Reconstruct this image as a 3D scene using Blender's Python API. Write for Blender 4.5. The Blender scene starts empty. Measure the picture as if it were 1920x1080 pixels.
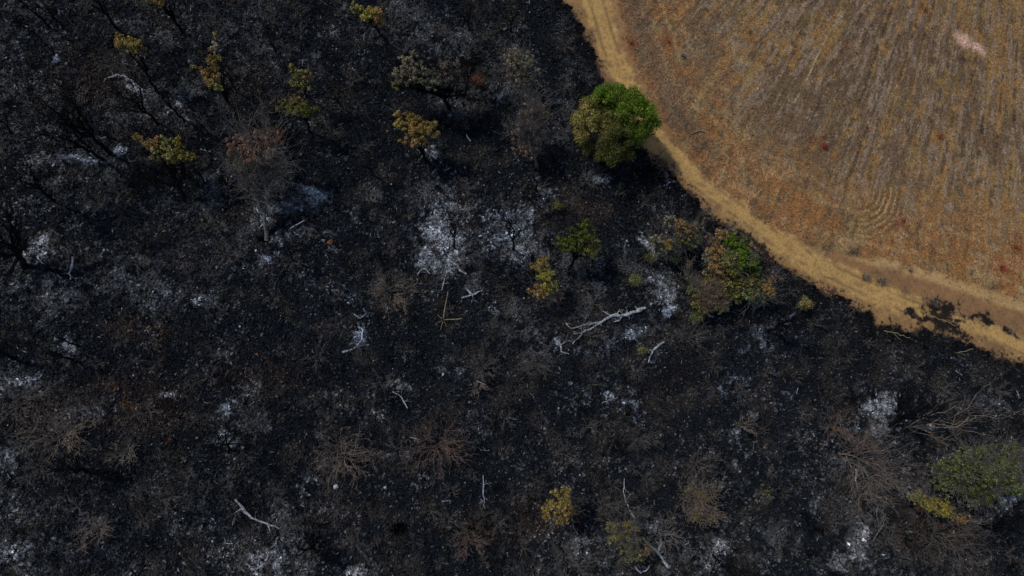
import bpy, math, random
import numpy as np
from mathutils import Vector

# ------------------------------------------------------------------ camera, sky, sun
scene = bpy.context.scene
F = 1281.0; H = 64.0                      # focal length in photo pixels, flying height in metres
v = Vector((-220.0, -290.0, -F)).normalized()
q = v.rotation_difference(Vector((0, 0, -1)))
Rm = q.to_matrix()
cam_d = bpy.data.cameras.new('camera'); cam = bpy.data.objects.new('camera', cam_d)
scene.collection.objects.link(cam)
cam.location = (0, 0, H); cam.rotation_mode = 'QUATERNION'; cam.rotation_quaternion = q
cam_d.sensor_width = 36; cam_d.lens = F / 1920 * 36; cam_d.clip_end = 3000; cam_d.clip_start = 0.5
scene.camera = cam
scene.render.resolution_x = 1024; scene.render.resolution_y = 576

SUN_AZ = math.atan2(-0.88, 0.47); SUN_EL = math.radians(51)
w = bpy.data.worlds.new("World"); scene.world = w; w.use_nodes = True
nt = w.node_tree; bg = nt.nodes['Background']
sky = nt.nodes.new('ShaderNodeTexSky'); sky.sky_type = 'NISHITA'; sky.sun_disc = False
sky.sun_elevation = SUN_EL; sky.sun_rotation = SUN_AZ
nt.links.new(sky.outputs[0], bg.inputs[0]); bg.inputs[1].default_value = 0.14
sd = bpy.data.lights.new('sun', 'SUN'); sd.energy = 2.3; sd.angle = math.radians(2.5); sd.color = (1, 0.955, 0.89)
so = bpy.data.objects.new('sun', sd); scene.collection.objects.link(so)
S = Vector((math.sin(SUN_AZ) * math.cos(SUN_EL), math.cos(SUN_AZ) * math.cos(SUN_EL), math.sin(SUN_EL)))
so.rotation_mode = 'QUATERNION'; so.rotation_quaternion = S.to_track_quat('Z', 'Y'); so.location = S * 200
vs = scene.view_settings; vs.view_transform = 'Standard'; vs.look = 'None'; vs.gamma = 1; vs.exposure = -0.30

# ------------------------------------------------------------------ helpers
RNP = np.array([[Rm[i][j] for j in range(3)] for i in range(3)])
def px(x, y, z=0.0):
    d = RNP @ np.array([x - 960.0, 540.0 - y, -F]); k = (z - H) / d[2]
    return d * k + np.array([0, 0, H])
def pxs(pts, z=0.0): return np.array([px(p[0], p[1], z)[:2] for p in pts])
def px_auto(x, y, base, lo=1.4, hi=7.5):
    """height on the ray through a pixel where it passes nearest the vertical above base"""
    best = None
    for z in np.arange(lo, hi, 0.1):
        p = px(x, y, z); d = (p[0] - base[0]) ** 2 + (p[1] - base[1]) ** 2 + 0.02 * (z - 4) ** 2
        if best is None or d < best[0]: best = (d, p)
    return best[1]
MPP = H / F

def _hash(ix, iy, s):
    h = (ix.astype(np.int64) * 374761393 + iy.astype(np.int64) * 668265263 + s * 982451653) & 0x7fffffff
    h = ((h ^ (h >> 13)) * 1274126177) & 0x7fffffff
    h = ((h ^ (h >> 16)) * 1911520717) & 0x7fffffff
    return ((h ^ (h >> 15)) & 0xffffff) / float(0xffffff)
def vn(x, y, s=0):
    ix = np.floor(x); iy = np.floor(y); fx = x - ix; fy = y - iy
    fx = fx * fx * fx * (fx * (fx * 6 - 15) + 10); fy = fy * fy * fy * (fy * (fy * 6 - 15) + 10)
    a = _hash(ix, iy, s); b = _hash(ix + 1, iy, s); c = _hash(ix, iy + 1, s); d = _hash(ix + 1, iy + 1, s)
    return (a * (1 - fx) + b * fx) * (1 - fy) + (c * (1 - fx) + d * fx) * fy
def fbm(x, y, s=0, o=4, g=0.55):
    t = 0; a = 1; n = 0
    for i in range(o):
        ca, sa = math.cos(i * 1.1 + s), math.sin(i * 1.1 + s); k = 2.03 ** i
        t = t + a * vn((x * ca - y * sa) * k + 17.3 * i, (x * sa + y * ca) * k - 9.1 * i, s * 13 + i); n += a; a *= g
    return t / n
def ss(a, b, x):
    t = np.clip((x - a) / (b - a), 0, 1); return t * t * (3 - 2 * t)
def seg_dist(x, y, P):
    """distance to a polyline, the side it lies on and the parameter along"""
    D = np.full(x.shape, 1e18); side = np.zeros(x.shape); par = np.zeros(x.shape)
    for i in range(len(P) - 1):
        a = P[i]; b = P[i + 1]; e = b - a; L = e @ e
        t = np.clip(((x - a[0]) * e[0] + (y - a[1]) * e[1]) / L, 0, 1)
        dx = x - a[0] - t * e[0]; dy = y - a[1] - t * e[1]; d = dx * dx + dy * dy
        m = d < D - 1e-9
        D = np.where(m, d, D); side = np.where(m, np.sign(e[0] * (y - a[1]) - e[1] * (x - a[0])), side); par = np.where(m, i + t, par)
    return np.sqrt(D), side, par

# ------------------------------------------------------------------ ground masks (all in world metres)
def extend(P, k=300):
    a = P[0] + (P[0] - P[1]) / np.linalg.norm(P[0] - P[1]) * k
    b = P[-1] + (P[-1] - P[-2]) / np.linalg.norm(P[-1] - P[-2]) * k
    return np.vstack([a, P, b])
BURN = extend(pxs([(1030,-60),(1050,0),(1072,22),(1083,40),(1093,63),(1110,100),(1125,143),(1131,158),(1150,205),(1180,255),(1207,283),(1227,314),(1258,322),(1280,355),(1297,362),(1320,397),(1350,420),(1380,437),(1397,460),(1427,472),(1443,490),(1473,503),(1507,527),(1540,547),(1580,560),(1607,583),(1633,589),(1645,615),(1680,611),(1700,626),(1727,617),(1773,630),(1823,648),(1867,672),(1920,683),(1990,712)]))
FIELD = extend(pxs([(1125,-60),(1150,0),(1170,70),(1195,133),(1215,180),(1243,238),(1268,270),(1300,310),(1345,350),(1400,385),(1440,420),(1507,453),(1557,473),(1653,491),(1707,502),(1793,521),(1920,568),(1990,596)]))
TR1 = pxs([(1100,-60),(1112,-20),(1142,83),(1162,133),(1185,175),(1215,232),(1238,252),(1272,295),(1305,338),(1345,368),(1400,405),(1450,445),(1540,500),(1607,532),(1700,573),(1770,598),(1840,612),(1907,645),(1990,680)])
W1 = np.array([1.9,1.8,1.6,1.6,1.3,.7,.6,.8,1.2,1.6,1.7,1.7,1.7,1.6,1.5,1.2,1.1,1.3,1.4])
TR2 = pxs([(1560,462),(1640,487),(1707,505),(1793,530),(1873,560),(1990,602)])
# ash: x, y, rx, ry, strength, angle, hue (0 grey, 1 bluish)
ASH = [(822,452,14,50,1.1,8,.2),(838,490,22,16,1.15,0,.2),(852,498,26,8,1.1,-35,.1),(808,430,8,40,.8,15,.3),(862,420,7,36,.7,10,.5),(948,415,9,40,.9,0,.4),(985,425,10,34,.8,15,.4),(968,460,22,12,.9,0,.3),(1025,365,34,6,.8,38,.3),(590,368,30,7,.8,38,.1),(565,390,30,5,.8,25,.3),(1222,470,7,30,.9,-25,.2),(1230,530,26,7,.8,10,.5),(325,208,24,6,.8,-55,.2),(150,298,30,4,1,8,.8),(70,460,10,30,.8,20,.1),(120,640,5,22,.9,10,.2),(1640,750,34,8,1,-25,.2),(1660,780,8,26,.8,30,.2),(835,420,38,60,1.0,10,.3),(825,480,42,35,.9,0,.3),(850,395,30,30,.6,0,.8),(960,430,55,45,.85,0,.5),(985,460,40,45,.6,0,.3),(1020,375,35,20,.45,30,.3),(930,405,30,20,.6,0,.6),
 (1248,555,20,26,1.0,0,.2),(1250,575,14,20,1.1,0,.8),(1205,560,40,14,.45,20,.2),(1190,625,24,14,.75,0,.8),(1147,640,20,12,.5,0,.6),(1430,630,62,32,.42,0,.9),(1470,600,40,20,.4,0,.5),
 (1645,762,42,24,.75,20,.2),(1672,752,20,14,.7,0,.2),(1640,808,42,26,.5,0,.3),(1720,795,40,16,.45,0,.3),(62,308,32,22,.6,0,-.4),(70,468,28,26,.8,0,.1),(45,400,40,30,.35,0,0),(140,420,40,30,.35,0,0),(60,540,60,20,.35,0,0),
 (120,650,20,20,.75,0,.3),(30,718,40,16,.7,0,.1),(20,1040,35,18,.8,-20,-.1),(165,770,34,18,.55,0,.1),(425,768,18,16,.6,0,.4),(418,825,22,16,.6,0,.3),(580,380,34,18,.55,-25,.1),(500,400,26,28,.65,0,.1),
 (530,400,30,8,.6,-25,.8),(545,442,45,22,.5,-20,.2),(500,485,28,16,.55,0,.5),(375,565,18,12,.7,0,.3),(320,550,26,8,.5,0,.2),(676,628,16,20,.75,0,.9),(1120,335,24,22,.6,0,.5),(1213,462,12,34,.65,-20,.2),
 (1235,515,28,22,.45,0,.6),(1085,1020,48,32,.5,0,0),(1120,1050,50,20,.4,0,0),(1350,1032,28,20,.75,0,0),(1330,1060,30,20,.5,0,0),(1610,1010,20,34,.75,20,-.1),(1590,1055,58,26,.5,0,-.1),(1230,985,30,16,.5,0,0),
 (520,1045,60,40,.55,0,0),(662,1072,22,14,.8,0,0),(1892,940,26,14,.8,0,.2),(1522,935,30,16,.4,0,.4),(750,720,22,12,.6,0,0),(845,695,22,20,.35,0,.6),(320,740,18,8,.7,0,.2),(465,745,14,8,.6,0,.2),(225,278,16,10,.8,0,.4),
 (148,300,24,7,.9,5,.9),(335,210,30,22,.45,0,.2),(258,172,20,8,.7,35,.2),(100,112,14,12,.7,0,.6),(280,60,50,26,.28,0,0),(270,75,14,26,.3,0,0),(610,62,30,20,.25,0,0),(620,55,20,10,.4,0,0),(620,960,30,20,.25,0,0),
 (875,390,40,14,.4,-10,.8),(880,345,30,10,.3,0,.3),(790,80,70,30,.15,0,.6),(585,120,60,25,.15,0,.4),(1160,105,20,20,.3,0,.8),(1085,140,20,10,.35,0,.7),(1350,730,10,16,.55,0,.8),(1140,745,14,8,.6,0,.7),(1180,755,10,6,.6,0,.7),
 (1020,345,50,8,.4,35,.3),(1300,60,1,1,0,0,0),(1380,810,16,10,.6,0,.5),(795,285,20,14,.8,0,0),(940,182,14,8,.7,-20,.4),(1100,660,30,12,.35,0,.5),(1045,640,10,16,.6,0,.4),(210,760,16,26,.3,0,.1),(300,900,60,50,.15,0,0),(1540,860,60,30,.25,0,-.2)]
STAIN = [(1752,570,16,11,0,1),(1780,580,14,12,0,1),(1765,590,20,8,10,1),(1830,598,24,7,5,1),(1845,605,16,8,0,1),(1770,607,26,6,12,1.1),(1745,598,12,6,0,1),(1708,586,8,5,0,.9),(1785,618,30,8,14,1),(1800,603,10,3,0,.9),(1890,622,6,4,0,.9),(1900,630,9,4,0,.9),(1848,588,4,8,0,.9),(1810,632,10,4,0,.8),(1395,440,20,6,35,.7),(1425,462,26,6,40,.7),(1230,300,26,9,30,.5)]
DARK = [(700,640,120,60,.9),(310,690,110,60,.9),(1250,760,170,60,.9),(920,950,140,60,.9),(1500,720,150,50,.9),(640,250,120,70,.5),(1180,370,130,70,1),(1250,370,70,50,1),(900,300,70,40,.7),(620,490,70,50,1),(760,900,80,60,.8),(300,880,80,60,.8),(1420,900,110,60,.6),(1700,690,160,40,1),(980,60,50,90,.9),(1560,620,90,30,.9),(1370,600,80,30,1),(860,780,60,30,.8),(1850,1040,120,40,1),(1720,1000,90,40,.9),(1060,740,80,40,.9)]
BROWN = [(245,750,60,30,.6),(275,620,45,20,.4),(300,790,40,20,.35),(1740,1000,80,22,.45),(1660,905,60,20,.3),(870,400,30,20,.3),(900,1000,50,20,.3),(60,780,80,30,.3),(1100,400,50,26,.25),(480,700,60,30,.25),(160,150,90,60,.25),(1250,720,60,30,.15),(450,150,60,40,.2),(1020,980,60,30,.3)]
PC = px(1967, -704)[:2] if False else None
# rows of the field meet towards a far point
def row_coord(x, y):
    a = px(1490,190)[:2]; b = px(1575,25)[:2]; c = px(1860,300)[:2]; d = px(1885,20)[:2]
    e = b - a; g = d - c; M = np.array([e, -g]).T; t = np.linalg.solve(M, c - a); O = a + e * t[0]
    dx = O[0] - x; dy = O[1] - y
    r = np.hypot(dx, dy); th = np.arctan2(dx, dy)
    return th * 55.0, r
def ell(x, y, cx, cy, rx, ry, ang=0):
    p = px(cx, cy); k = MPP * 1.03; a = math.radians(-ang); dx = (x - p[0]); dy = (y - p[1])
    u = (dx * math.cos(a) + dy * math.sin(a)) / (rx * k); v_ = (-dx * math.sin(a) + dy * math.cos(a)) / (ry * k)
    return u * u + v_ * v_
def lerp(a, b, t): return a * (1 - t[..., None]) + np.array(b) * t[..., None]

def gy_soft(x, y):
    p = px(1640, 170); return .10 * np.exp(-((x - p[0]) / 22) ** 2 - ((y - p[1]) / 17) ** 2) - .05
def ground(x, y):
    """colour, height and class (0 burnt, 1 road, 2 field) of the ground"""
    n1 = fbm(x * 1.1, y * 1.1, 1, 5, .62); n2 = fbm(x * 0.35, y * 0.35, 2, 4); n3 = fbm(x * 3.1, y * 3.1, 3, 3, .7); n4 = fbm(x * .09, y * .09, 4, 3)
    wx = (fbm(x * .8, y * .8, 5, 3) - .5) * 2.4; wy = (fbm(x * .8, y * .8, 6, 3) - .5) * 2.4
    dB, sB, _ = seg_dist(x, y, BURN); sdB = dB * sB       # positive = road side
    dF, sF, _ = seg_dist(x, y, FIELD); sdF = dF * sF
    jag = (n1 - .5) * 1.9 + (n3 - .5) * 0.7
    sdb = sdB + jag
    # --- burnt ground
    big = n4 * .6 + n2 * .6
    base = np.zeros(x.shape + (3,)); base[...] = (0.0148, 0.0172, 0.0205)
    mid = fbm(x * 1.9 + wx * .5, y * 1.9 + wy * .5, 13, 4, .65); tex = ss(.46, .60, mid * .55 + n1 * .25 + n3 * .2 + (n2 - .5) * .35)
    col = lerp(base, (0.090, 0.092, 0.095), tex * np.clip(.30 + 1.6 * (n2 - .38), .12, 1)); col = lerp(col, (0.005, 0.0055, 0.0065), ss(.57, .68, 1 - mid) * .6)
    deep = ss(.50, .66, fbm(x * .22, y * .22, 11, 3))
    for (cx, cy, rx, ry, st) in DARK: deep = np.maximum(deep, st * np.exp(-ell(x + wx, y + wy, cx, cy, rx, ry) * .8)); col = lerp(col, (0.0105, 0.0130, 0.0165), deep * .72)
    wb = ss(.50, .70, fbm(x * .5, y * .5, 12, 3)); col = lerp(col, (0.058, 0.049, 0.041), wb * .40)
    fil = 1 - np.abs(fbm(x * 1.3 + wx * 1.3, y * 1.3 + wy * 1.3, 7, 4, .6) - .5) * 9
    am = np.zeros(x.shape); hue = np.zeros(x.shape)
    for (cx, cy, rx, ry, st, an, hu) in ASH:
        d = ell(x + wx * .55, y + wy * .55, cx, cy, rx, ry, an); k = st * 1.12 * np.exp(-d * .8)
        hue = np.where(k > am, hu, hue); am = np.maximum(am, k)
    gen = ss(.50, .75, fbm(x * .3 + 7, y * .3, 8, 3)) * .27
    am = np.maximum(am, gen)
    det = np.clip(n1 * .55 + n3 * .5 + .25 * np.clip(fil, -1, 1), 0, 1.3)
    ash = ss(.42, .88, am * .62 + det * .50) * np.clip(am * 1.7, 0, 1)
    wisp = ss(.35, .95, fil) * ss(.45, .62, n3) * np.clip(am * 1.6, 0, .8)
    ash = np.maximum(ash * (.75 + .25 * ss(-.6, .6, fil)), wisp * .95)
    ac = np.zeros(x.shape + (3,)); ac[...] = (0.31, 0.315, 0.325)
    ac = lerp(ac, (0.26, 0.32, 0.40), np.clip(hue, 0, 1) * .8); ac = lerp(ac, (0.33, 0.28, 0.23), np.clip(-hue, 0, 1))
    ac = ac * (0.65 + .9 * ss(.35, .75, n3 * .5 + n1 * .5))[..., None]
    col = col * (1 - ash[..., None]) + ac * ash[..., None]
    bm = np.zeros(x.shape)
    for (cx, cy, rx, ry, st) in BROWN: bm = np.maximum(bm, st * np.exp(-ell(x + wx, y + wy, cx, cy, rx, ry) * .8))
    col = lerp(col, (0.085, 0.045, 0.02), bm * ss(.3, .6, n1) * 1.0)
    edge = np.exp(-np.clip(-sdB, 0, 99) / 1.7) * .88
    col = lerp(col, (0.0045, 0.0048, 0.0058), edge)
    pit = np.exp(-ell(x, y, 751, 994, 15, 11, 10) ** 2); pit = np.maximum(pit, np.exp(-ell(x, y, 496, 449, 9, 7) ** 2))
    col = lerp(col, (0.002, 0.002, 0.002), pit)
    # --- road
    road = np.zeros(x.shape + (3,)); road[...] = (0.34, 0.19, 0.072)
    road = lerp(road, (0.19, 0.105, 0.05), ss(.4, .7, n2) * .7)
    d1, _, par = seg_dist(x, y, TR1); hw = np.interp(par, np.arange(len(W1)), W1)
    t1 = 1 - ss(.55, 1.15, d1 / hw + (n1 - .5) * .9)
    road = lerp(road, (0.47, 0.285, 0.098), t1)
    d2, _, p2 = seg_dist(x, y, TR2); t2 = (1 - ss(.4, 1.3, d2 / .75 + (n1 - .5) * .9)) * ss(0, .8, p2)
    road = lerp(road, (.24, .125, .058), (1 - t1) * (1 - t2) * ss(2.4, 3.4, sdB) * .7); road = lerp(road, (0.43, 0.265, 0.108), t2 * .95)
    mid = ss(.0, 1.2, sdB - 1.2) * 0
    rut = np.exp(-((d1 - .78) / .20) ** 2) * ss(.35, .6, fbm(par * 3, d1 * .4, 34, 3)); road = lerp(road, (.22, .13, .055), rut * .85 * ss(1.0, 1.3, hw)); cen_ = np.exp(-(d1 / .25) ** 2) * ss(.5, .62, n1 * .5 + n3 * .5); road = lerp(road, (.16, .10, .05), cen_ * .5)
    deb = ss(.55, .66, n1 * .5 + n3 * .5) * (1 - t1 * .6); road = lerp(road, (0.10, 0.065, 0.04), deb * .75)
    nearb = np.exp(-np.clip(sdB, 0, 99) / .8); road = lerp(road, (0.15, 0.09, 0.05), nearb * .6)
    road = lerp(road, (.20, .125, .06), ss(.62, .70, fbm(x * 5, y * 5, 31, 3, .7)) * .55); road = road * (0.70 + .60 * n3)[..., None]
    # --- field
    u, r = row_coord(x, y)
    u = u + (n2 - .5) * .12; rows = fbm(u * 1.9, r * .10, 21, 3, .7); fine = fbm(u * 3.6, r * .5, 22, 3, .7)
    macro = .40 + 2.6 * gy_soft(x, y) + (fbm(x * .13, y * .13, 23, 3) - .5) * 1.1
    uu = u * 5.2 + (fbm(u * .3, r * .04, 37, 2) - .5) * 3; stripe = .5 + .5 * np.sin(uu); smod = ss(.35, .6, fbm(u * .6, r * .05, 36, 2))
    grey = ss(-.16, .16, macro - .47 + (rows - .5) * 1.1 + (n1 - .5) * .7 + (stripe - .5) * .42 * smod)
    pO = px(1420, 330); pO2 = px(1790, 470); dist_e = np.clip(sdF, 0, 99)
    far = ss(3.0, 13.0, dist_e + (n2 - .5) * 7)
    fc = np.zeros(x.shape + (3,)); fc[...] = (0.31, 0.15, 0.055)
    fc = lerp(fc, (0.31, 0.20, 0.085), ss(.45, .7, fbm(x * .5, y * .5, 24, 3)))
    fc = lerp(fc, (0.30, 0.19, 0.09), ss(.62, .74, n1) * .7)
    fc = lerp(fc, (0.285, 0.172, 0.066), far * .55)
    fc = lerp(fc, (0.148, 0.098, 0.060), np.clip(grey * (.25 + .75 * far), 0, 1) * .9)
    olive = ss(.55, .7, fbm(x * .4, y * .4, 25, 3)) * far; fc = lerp(fc, (0.17, 0.12, 0.052), olive * .35)
    dk = ss(.50, .66, n1 * .40 + fine * .35 + n3 * .25); fc = lerp(fc, (0.062, 0.044, 0.034), dk * .62)
    lt = ss(.54, .62, fine) * .7; trk = ss(.35, .9, np.sin(dist_e * 3.4 + n2 * 4)) * ss(.45, .6, fbm(x * .35, y * .35, 33, 3)) * (1 - ss(5, 11, dist_e)); fc = lerp(fc, (.40, .26, .12), trk * .45); pale = ss(.05, .75, fil) * ss(.5, .62, n2) * (1 - far * .85); fc = lerp(fc, (.44, .30, .16), pale * .55); fc = lerp(fc, (0.30, 0.215, 0.14), lt * far); sl = ss(.80, .97, stripe) * smod * ss(.42, .58, n1 * .5 + fine * .5); fc = lerp(fc, (0.27, 0.19, 0.125), sl * far * .55); sd_ = ss(.80, .97, 1 - stripe) * smod * ss(.42, .58, n1); fc = lerp(fc, (0.055, 0.040, 0.032), sd_ * far * .6)
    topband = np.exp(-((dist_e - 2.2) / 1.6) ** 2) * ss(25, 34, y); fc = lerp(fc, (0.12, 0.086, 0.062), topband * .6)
    # long straight scratch, pale scar, turning arcs
    L = pxs([(1583,22),(1555,60),(1530,110),(1512,150),(1490,192)]); dl, _, _ = seg_dist(x, y, L)
    scr = (1 - ss(.06, .17, dl)) * ss(.3, .5, n1); fc = lerp(fc, (0.36, 0.27, 0.14), scr * 1.0)
    sc = np.exp(-ell(x + wx * .3, y + wy * .3, 1806, 76, 19, 17, 20) ** 1.5); sc = np.maximum(sc, np.exp(-ell(x + wx * .2, y + wy * .2, 1834, 90, 24, 12, 50) ** 1.5))
    fc = lerp(fc, (0.66, 0.42, 0.30), sc * ss(.15, .42, n1))
    scar_shade = np.exp(-ell(x, y, 1810, 112, 26, 9, 10)); fc = lerp(fc, (0.07, 0.05, 0.04), scar_shade * .7 * (1 - sc))  # shade below the scar, painted into the field colour
    ca = px(1600, 345); ra = np.hypot(x - ca[0], y - ca[1]) + (n2 - .5) * .5; an = np.arctan2(y - ca[1], x - ca[0])
    arcw = ss(2.0, 3.0, ra) * (1 - ss(5.6, 7.0, ra)) * ss(-1.9, -1.3, an) * (1 - ss(-.35, .15, an))
    arc = .5 + .5 * np.sin(ra * 9.5 + n1 * 3); arcl = ss(.62, .95, arc) * arcw * ss(.35, .6, fbm(an * 5, ra * 1.2, 30, 2))
    fc = lerp(fc, (0.42, 0.27, 0.125), arcl * .85); fc = lerp(fc, (0.17, 0.08, 0.03), (1 - arc) * arcw * .6)
    for k, (cx, cy, rad) in enumerate([(1480, 130, 9.5), (1480, 130, 10.4), (1500, 120, 12.6)]):
        c = px(cx, cy); rr = np.hypot(x - c[0], y - c[1]) + (n2 - .5) * .8; a = np.arctan2(y - c[1], x - c[0])
        l = (1 - ss(.05, .25, np.abs(rr - rad))) * ss(-2.6, -2.2, a) * (1 - ss(-1.7, -1.2, a)); fc = lerp(fc, (0.38, 0.25, 0.11), l * .16)
    red = np.zeros(x.shape)
    for (cx, cy, rr_, st) in [(1875,500,26,.5),(1905,465,18,.7),(1690,415,16,.55),(1530,268,14,.6),(1760,258,12,.5),(1840,268,10,.4),(1180,80,14,.45),(1255,78,10,.5),(1905,440,14,.5),(1590,88,10,.3)]:
        red = np.maximum(red, st * np.exp(-ell(x + wx * .3, y + wy * .3, cx, cy, rr_, rr_)))
    fc = lerp(fc, (0.26, 0.065, 0.025), red * ss(.2, .6, n1))
    fc = fc * (.62 + .76 * n3)[..., None]
    # --- blend
    tf = ss(-.8, .8, sdF + (n1 - .5) * 2.2)
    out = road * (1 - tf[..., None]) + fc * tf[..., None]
    st_ = np.zeros(x.shape)
    for (cx, cy, rx, ry, an_, s_) in STAIN: st_ = np.maximum(st_, s_ * np.exp(-ell(x + wx * .5, y + wy * .5, cx, cy, rx * 1.75, ry * 1.35, an_ + 8)))
    n5 = fbm(x * 6, y * 6, 35, 3, .7); stn = ss(.52, .64, st_ * .27 + n1 * .42 + n3 * .34 + n5 * .16) * ss(.02, .2, st_) * .95; out = lerp(out, (.12, .075, .05), ss(.1, .5, st_) * .5); out = lerp(out, (0.0075, 0.007, 0.0075), stn)
    b = 1 - ss(-.06, .06, sdb)
    speck = ss(.60, .64, n3 * .5 + n1 * .5 + .18 * np.exp(-np.clip(sdb, 0, 9) / .45)) * (sdb < 1.4); out = lerp(out, (0.02, 0.016, 0.014), speck * .8)
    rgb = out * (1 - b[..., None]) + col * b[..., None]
    hB = (n1 - .5) * .30 + (n3 - .5) * .10 + (n2 - .5) * .8 - pit * .9
    hR = (n2 - .5) * .12 + (n3 - .5) * .015 - t1 * .05; hF = (rows - .5) * .16 + (fine - .5) * .06 + (n1 - .5) * .10 + (n2 - .5) * .2 + sc * .05 - .03 * arcw * arc
    h = hB * b + (1 - b) * (hR * (1 - tf) + hF * tf)
    cls = np.where(b > .5, 0, np.where(tf > .5, 2, 1))
    return rgb, h, cls

# ------------------------------------------------------------------ materials
def mat_attr(name, rough=.95, nscale=None, namp=.0, bump=0, bdist=.05, transl=0, spec=.1):
    m = bpy.data.materials.new(name); m.use_nodes = True; t = m.node_tree; b = t.nodes['Principled BSDF']
    a = t.nodes.new('ShaderNodeAttribute'); a.attribute_name = 'Col'; c = a.outputs['Color']
    b.inputs['Roughness'].default_value = rough; b.inputs['Specular IOR Level'].default_value = spec
    if nscale:
        tc = t.nodes.new('ShaderNodeTexCoord'); n = t.nodes.new('ShaderNodeTexNoise'); n.inputs['Scale'].default_value = nscale
        n.inputs['Detail'].default_value = 6; n.inputs['Roughness'].default_value = .7; t.links.new(tc.outputs['Object'], n.inputs['Vector'])
        r = t.nodes.new('ShaderNodeMapRange'); r.inputs[1].default_value = .38; r.inputs[2].default_value = .62
        r.inputs[3].default_value = 1 - namp; r.inputs[4].default_value = 1 + namp; t.links.new(n.outputs[0], r.inputs[0])
        mx = t.nodes.new('ShaderNodeVectorMath'); mx.operation = 'SCALE'; t.links.new(c, mx.inputs[0]); t.links.new(r.outputs[0], mx.inputs['Scale']); c = mx.outputs[0]
        if bump:
            bp = t.nodes.new('ShaderNodeBump'); bp.inputs['Strength'].default_value = bump; bp.inputs['Distance'].default_value = bdist
            t.links.new(n.outputs[0], bp.inputs['Height']); t.links.new(bp.outputs[0], b.inputs['Normal'])
    t.links.new(c, b.inputs['Base Color'])
    if transl:
        tr = t.nodes.new('ShaderNodeBsdfTranslucent'); t.links.new(c, tr.inputs['Color']); mix = t.nodes.new('ShaderNodeMixShader'); mix.inputs[0].default_value = transl
        o = t.nodes['Material Output']; t.links.new(b.outputs[0], mix.inputs[1]); t.links.new(tr.outputs[0], mix.inputs[2]); t.links.new(mix.outputs[0], o.inputs[0])
    return m
def mat_solid(name, rgb, var=.4, scale=5, rough=.9, c2=None, spec=.15):
    m = bpy.data.materials.new(name); m.use_nodes = True; t = m.node_tree; b = t.nodes['Principled BSDF']
    tc = t.nodes.new('ShaderNodeTexCoord'); n = t.nodes.new('ShaderNodeTexNoise'); n.inputs['Scale'].default_value = scale; n.inputs['Detail'].default_value = 5
    t.links.new(tc.outputs['Object'], n.inputs['Vector']); r = t.nodes.new('ShaderNodeValToRGB'); r.color_ramp.elements[0].position = .38; r.color_ramp.elements[1].position = .62
    hi = c2 or tuple(min(1, q_ * (1 + var)) for q_ in rgb); r.color_ramp.elements[0].color = (*[q_ * (1 - var) for q_ in rgb], 1); r.color_ramp.elements[1].color = (*hi, 1)
    t.links.new(n.outputs[0], r.inputs[0]); t.links.new(r.outputs[0], b.inputs['Base Color']); b.inputs['Roughness'].default_value = rough; b.inputs['Specular IOR Level'].default_value = spec
    bp = t.nodes.new('ShaderNodeBump'); bp.inputs['Strength'].default_value = .5; bp.inputs['Distance'].default_value = .03; t.links.new(n.outputs[0], bp.inputs['Height']); t.links.new(bp.outputs[0], b.inputs['Normal'])
    return m
M_burn = mat_attr('burnt_earth', 1, 6, .42, .8, .06, 0, .03)
M_road = mat_attr('packed_earth', .95, 7, .16, .35, .03, 0, .08)
M_field = mat_attr('dry_field', .98, 5, .42, .9, .08, 0, .05)
M_flake = mat_attr('leaf_ash', .9, None, 0, 0, 0, 0, .06)
M_leaf = mat_attr('leaf', .6, None, 0, 0, 0, .28, .15)
BARK = {'black': mat_solid('charred_bark', (0.0045, 0.0048, 0.0055), .3, 6, .9, (0.011, 0.011, 0.012), .04),
        'brown': mat_solid('scorched_bark', (0.21, 0.16, 0.12), .4, 4, .9), 'grey': mat_solid('weathered_bark', (0.19, 0.17, 0.15), .4, 4, .9),
        'dim': mat_solid('smoked_bark', (0.125, 0.108, 0.094), .4, 4, .9), 'rust': mat_solid('heat_reddened_bark', (0.17, 0.115, 0.088), .4, 4, .9),
        'ash': mat_solid('ash_wood', (0.27, 0.28, 0.29), .45, 5, 1, (0.46, 0.46, 0.47), .02), 'bluash': mat_solid('blue_ash_wood', (0.26, 0.30, 0.36), .4, 5, 1, (0.42, 0.46, 0.52), .02),
        'straw': mat_solid('pale_dry_wood', (0.30, 0.24, 0.12), .3, 5, .8)}
M_clod = mat_solid('red_earth_clod', (0.22, 0.075, 0.03), .4, 8, 1)
M_rock = mat_solid('pale_ash_chip', (0.45, 0.45, 0.46), .25, 6, 1)

# ------------------------------------------------------------------ mesh builders
def mesh_np(name, V, Q, mat, col=None, smooth=False):
    """V (n,3), Q (m,k) with constant k"""
    me = bpy.data.meshes.new(name); k = Q.shape[1]
    me.vertices.add(len(V)); me.vertices.foreach_set('co', V.astype(np.float32).ravel())
    me.loops.add(Q.size); me.loops.foreach_set('vertex_index', Q.astype(np.int32).ravel())
    me.polygons.add(len(Q)); me.polygons.foreach_set('loop_start', np.arange(0, Q.size, k, dtype=np.int32))
    if smooth: me.polygons.foreach_set('use_smooth', np.ones(len(Q), dtype=bool))
    me.update(calc_edges=True)
    if col is not None:
        a = me.color_attributes.new('Col', 'FLOAT_COLOR', 'POINT'); c = np.ones((len(V), 4), np.float32); c[:, :3] = col; a.data.foreach_set('color', c.ravel())
    me.materials.append(mat); return me
def link(name, me, parent=None):
    o = bpy.data.objects.new(name, me); scene.collection.objects.link(o)
    if parent: o.parent = parent
    return o
def tag(o, label, cat, group=None, kind=None):
    if label: o['label'] = label
    if cat: o['category'] = cat
    if group: o['group'] = group
    if kind: o['kind'] = kind
    return o
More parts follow.
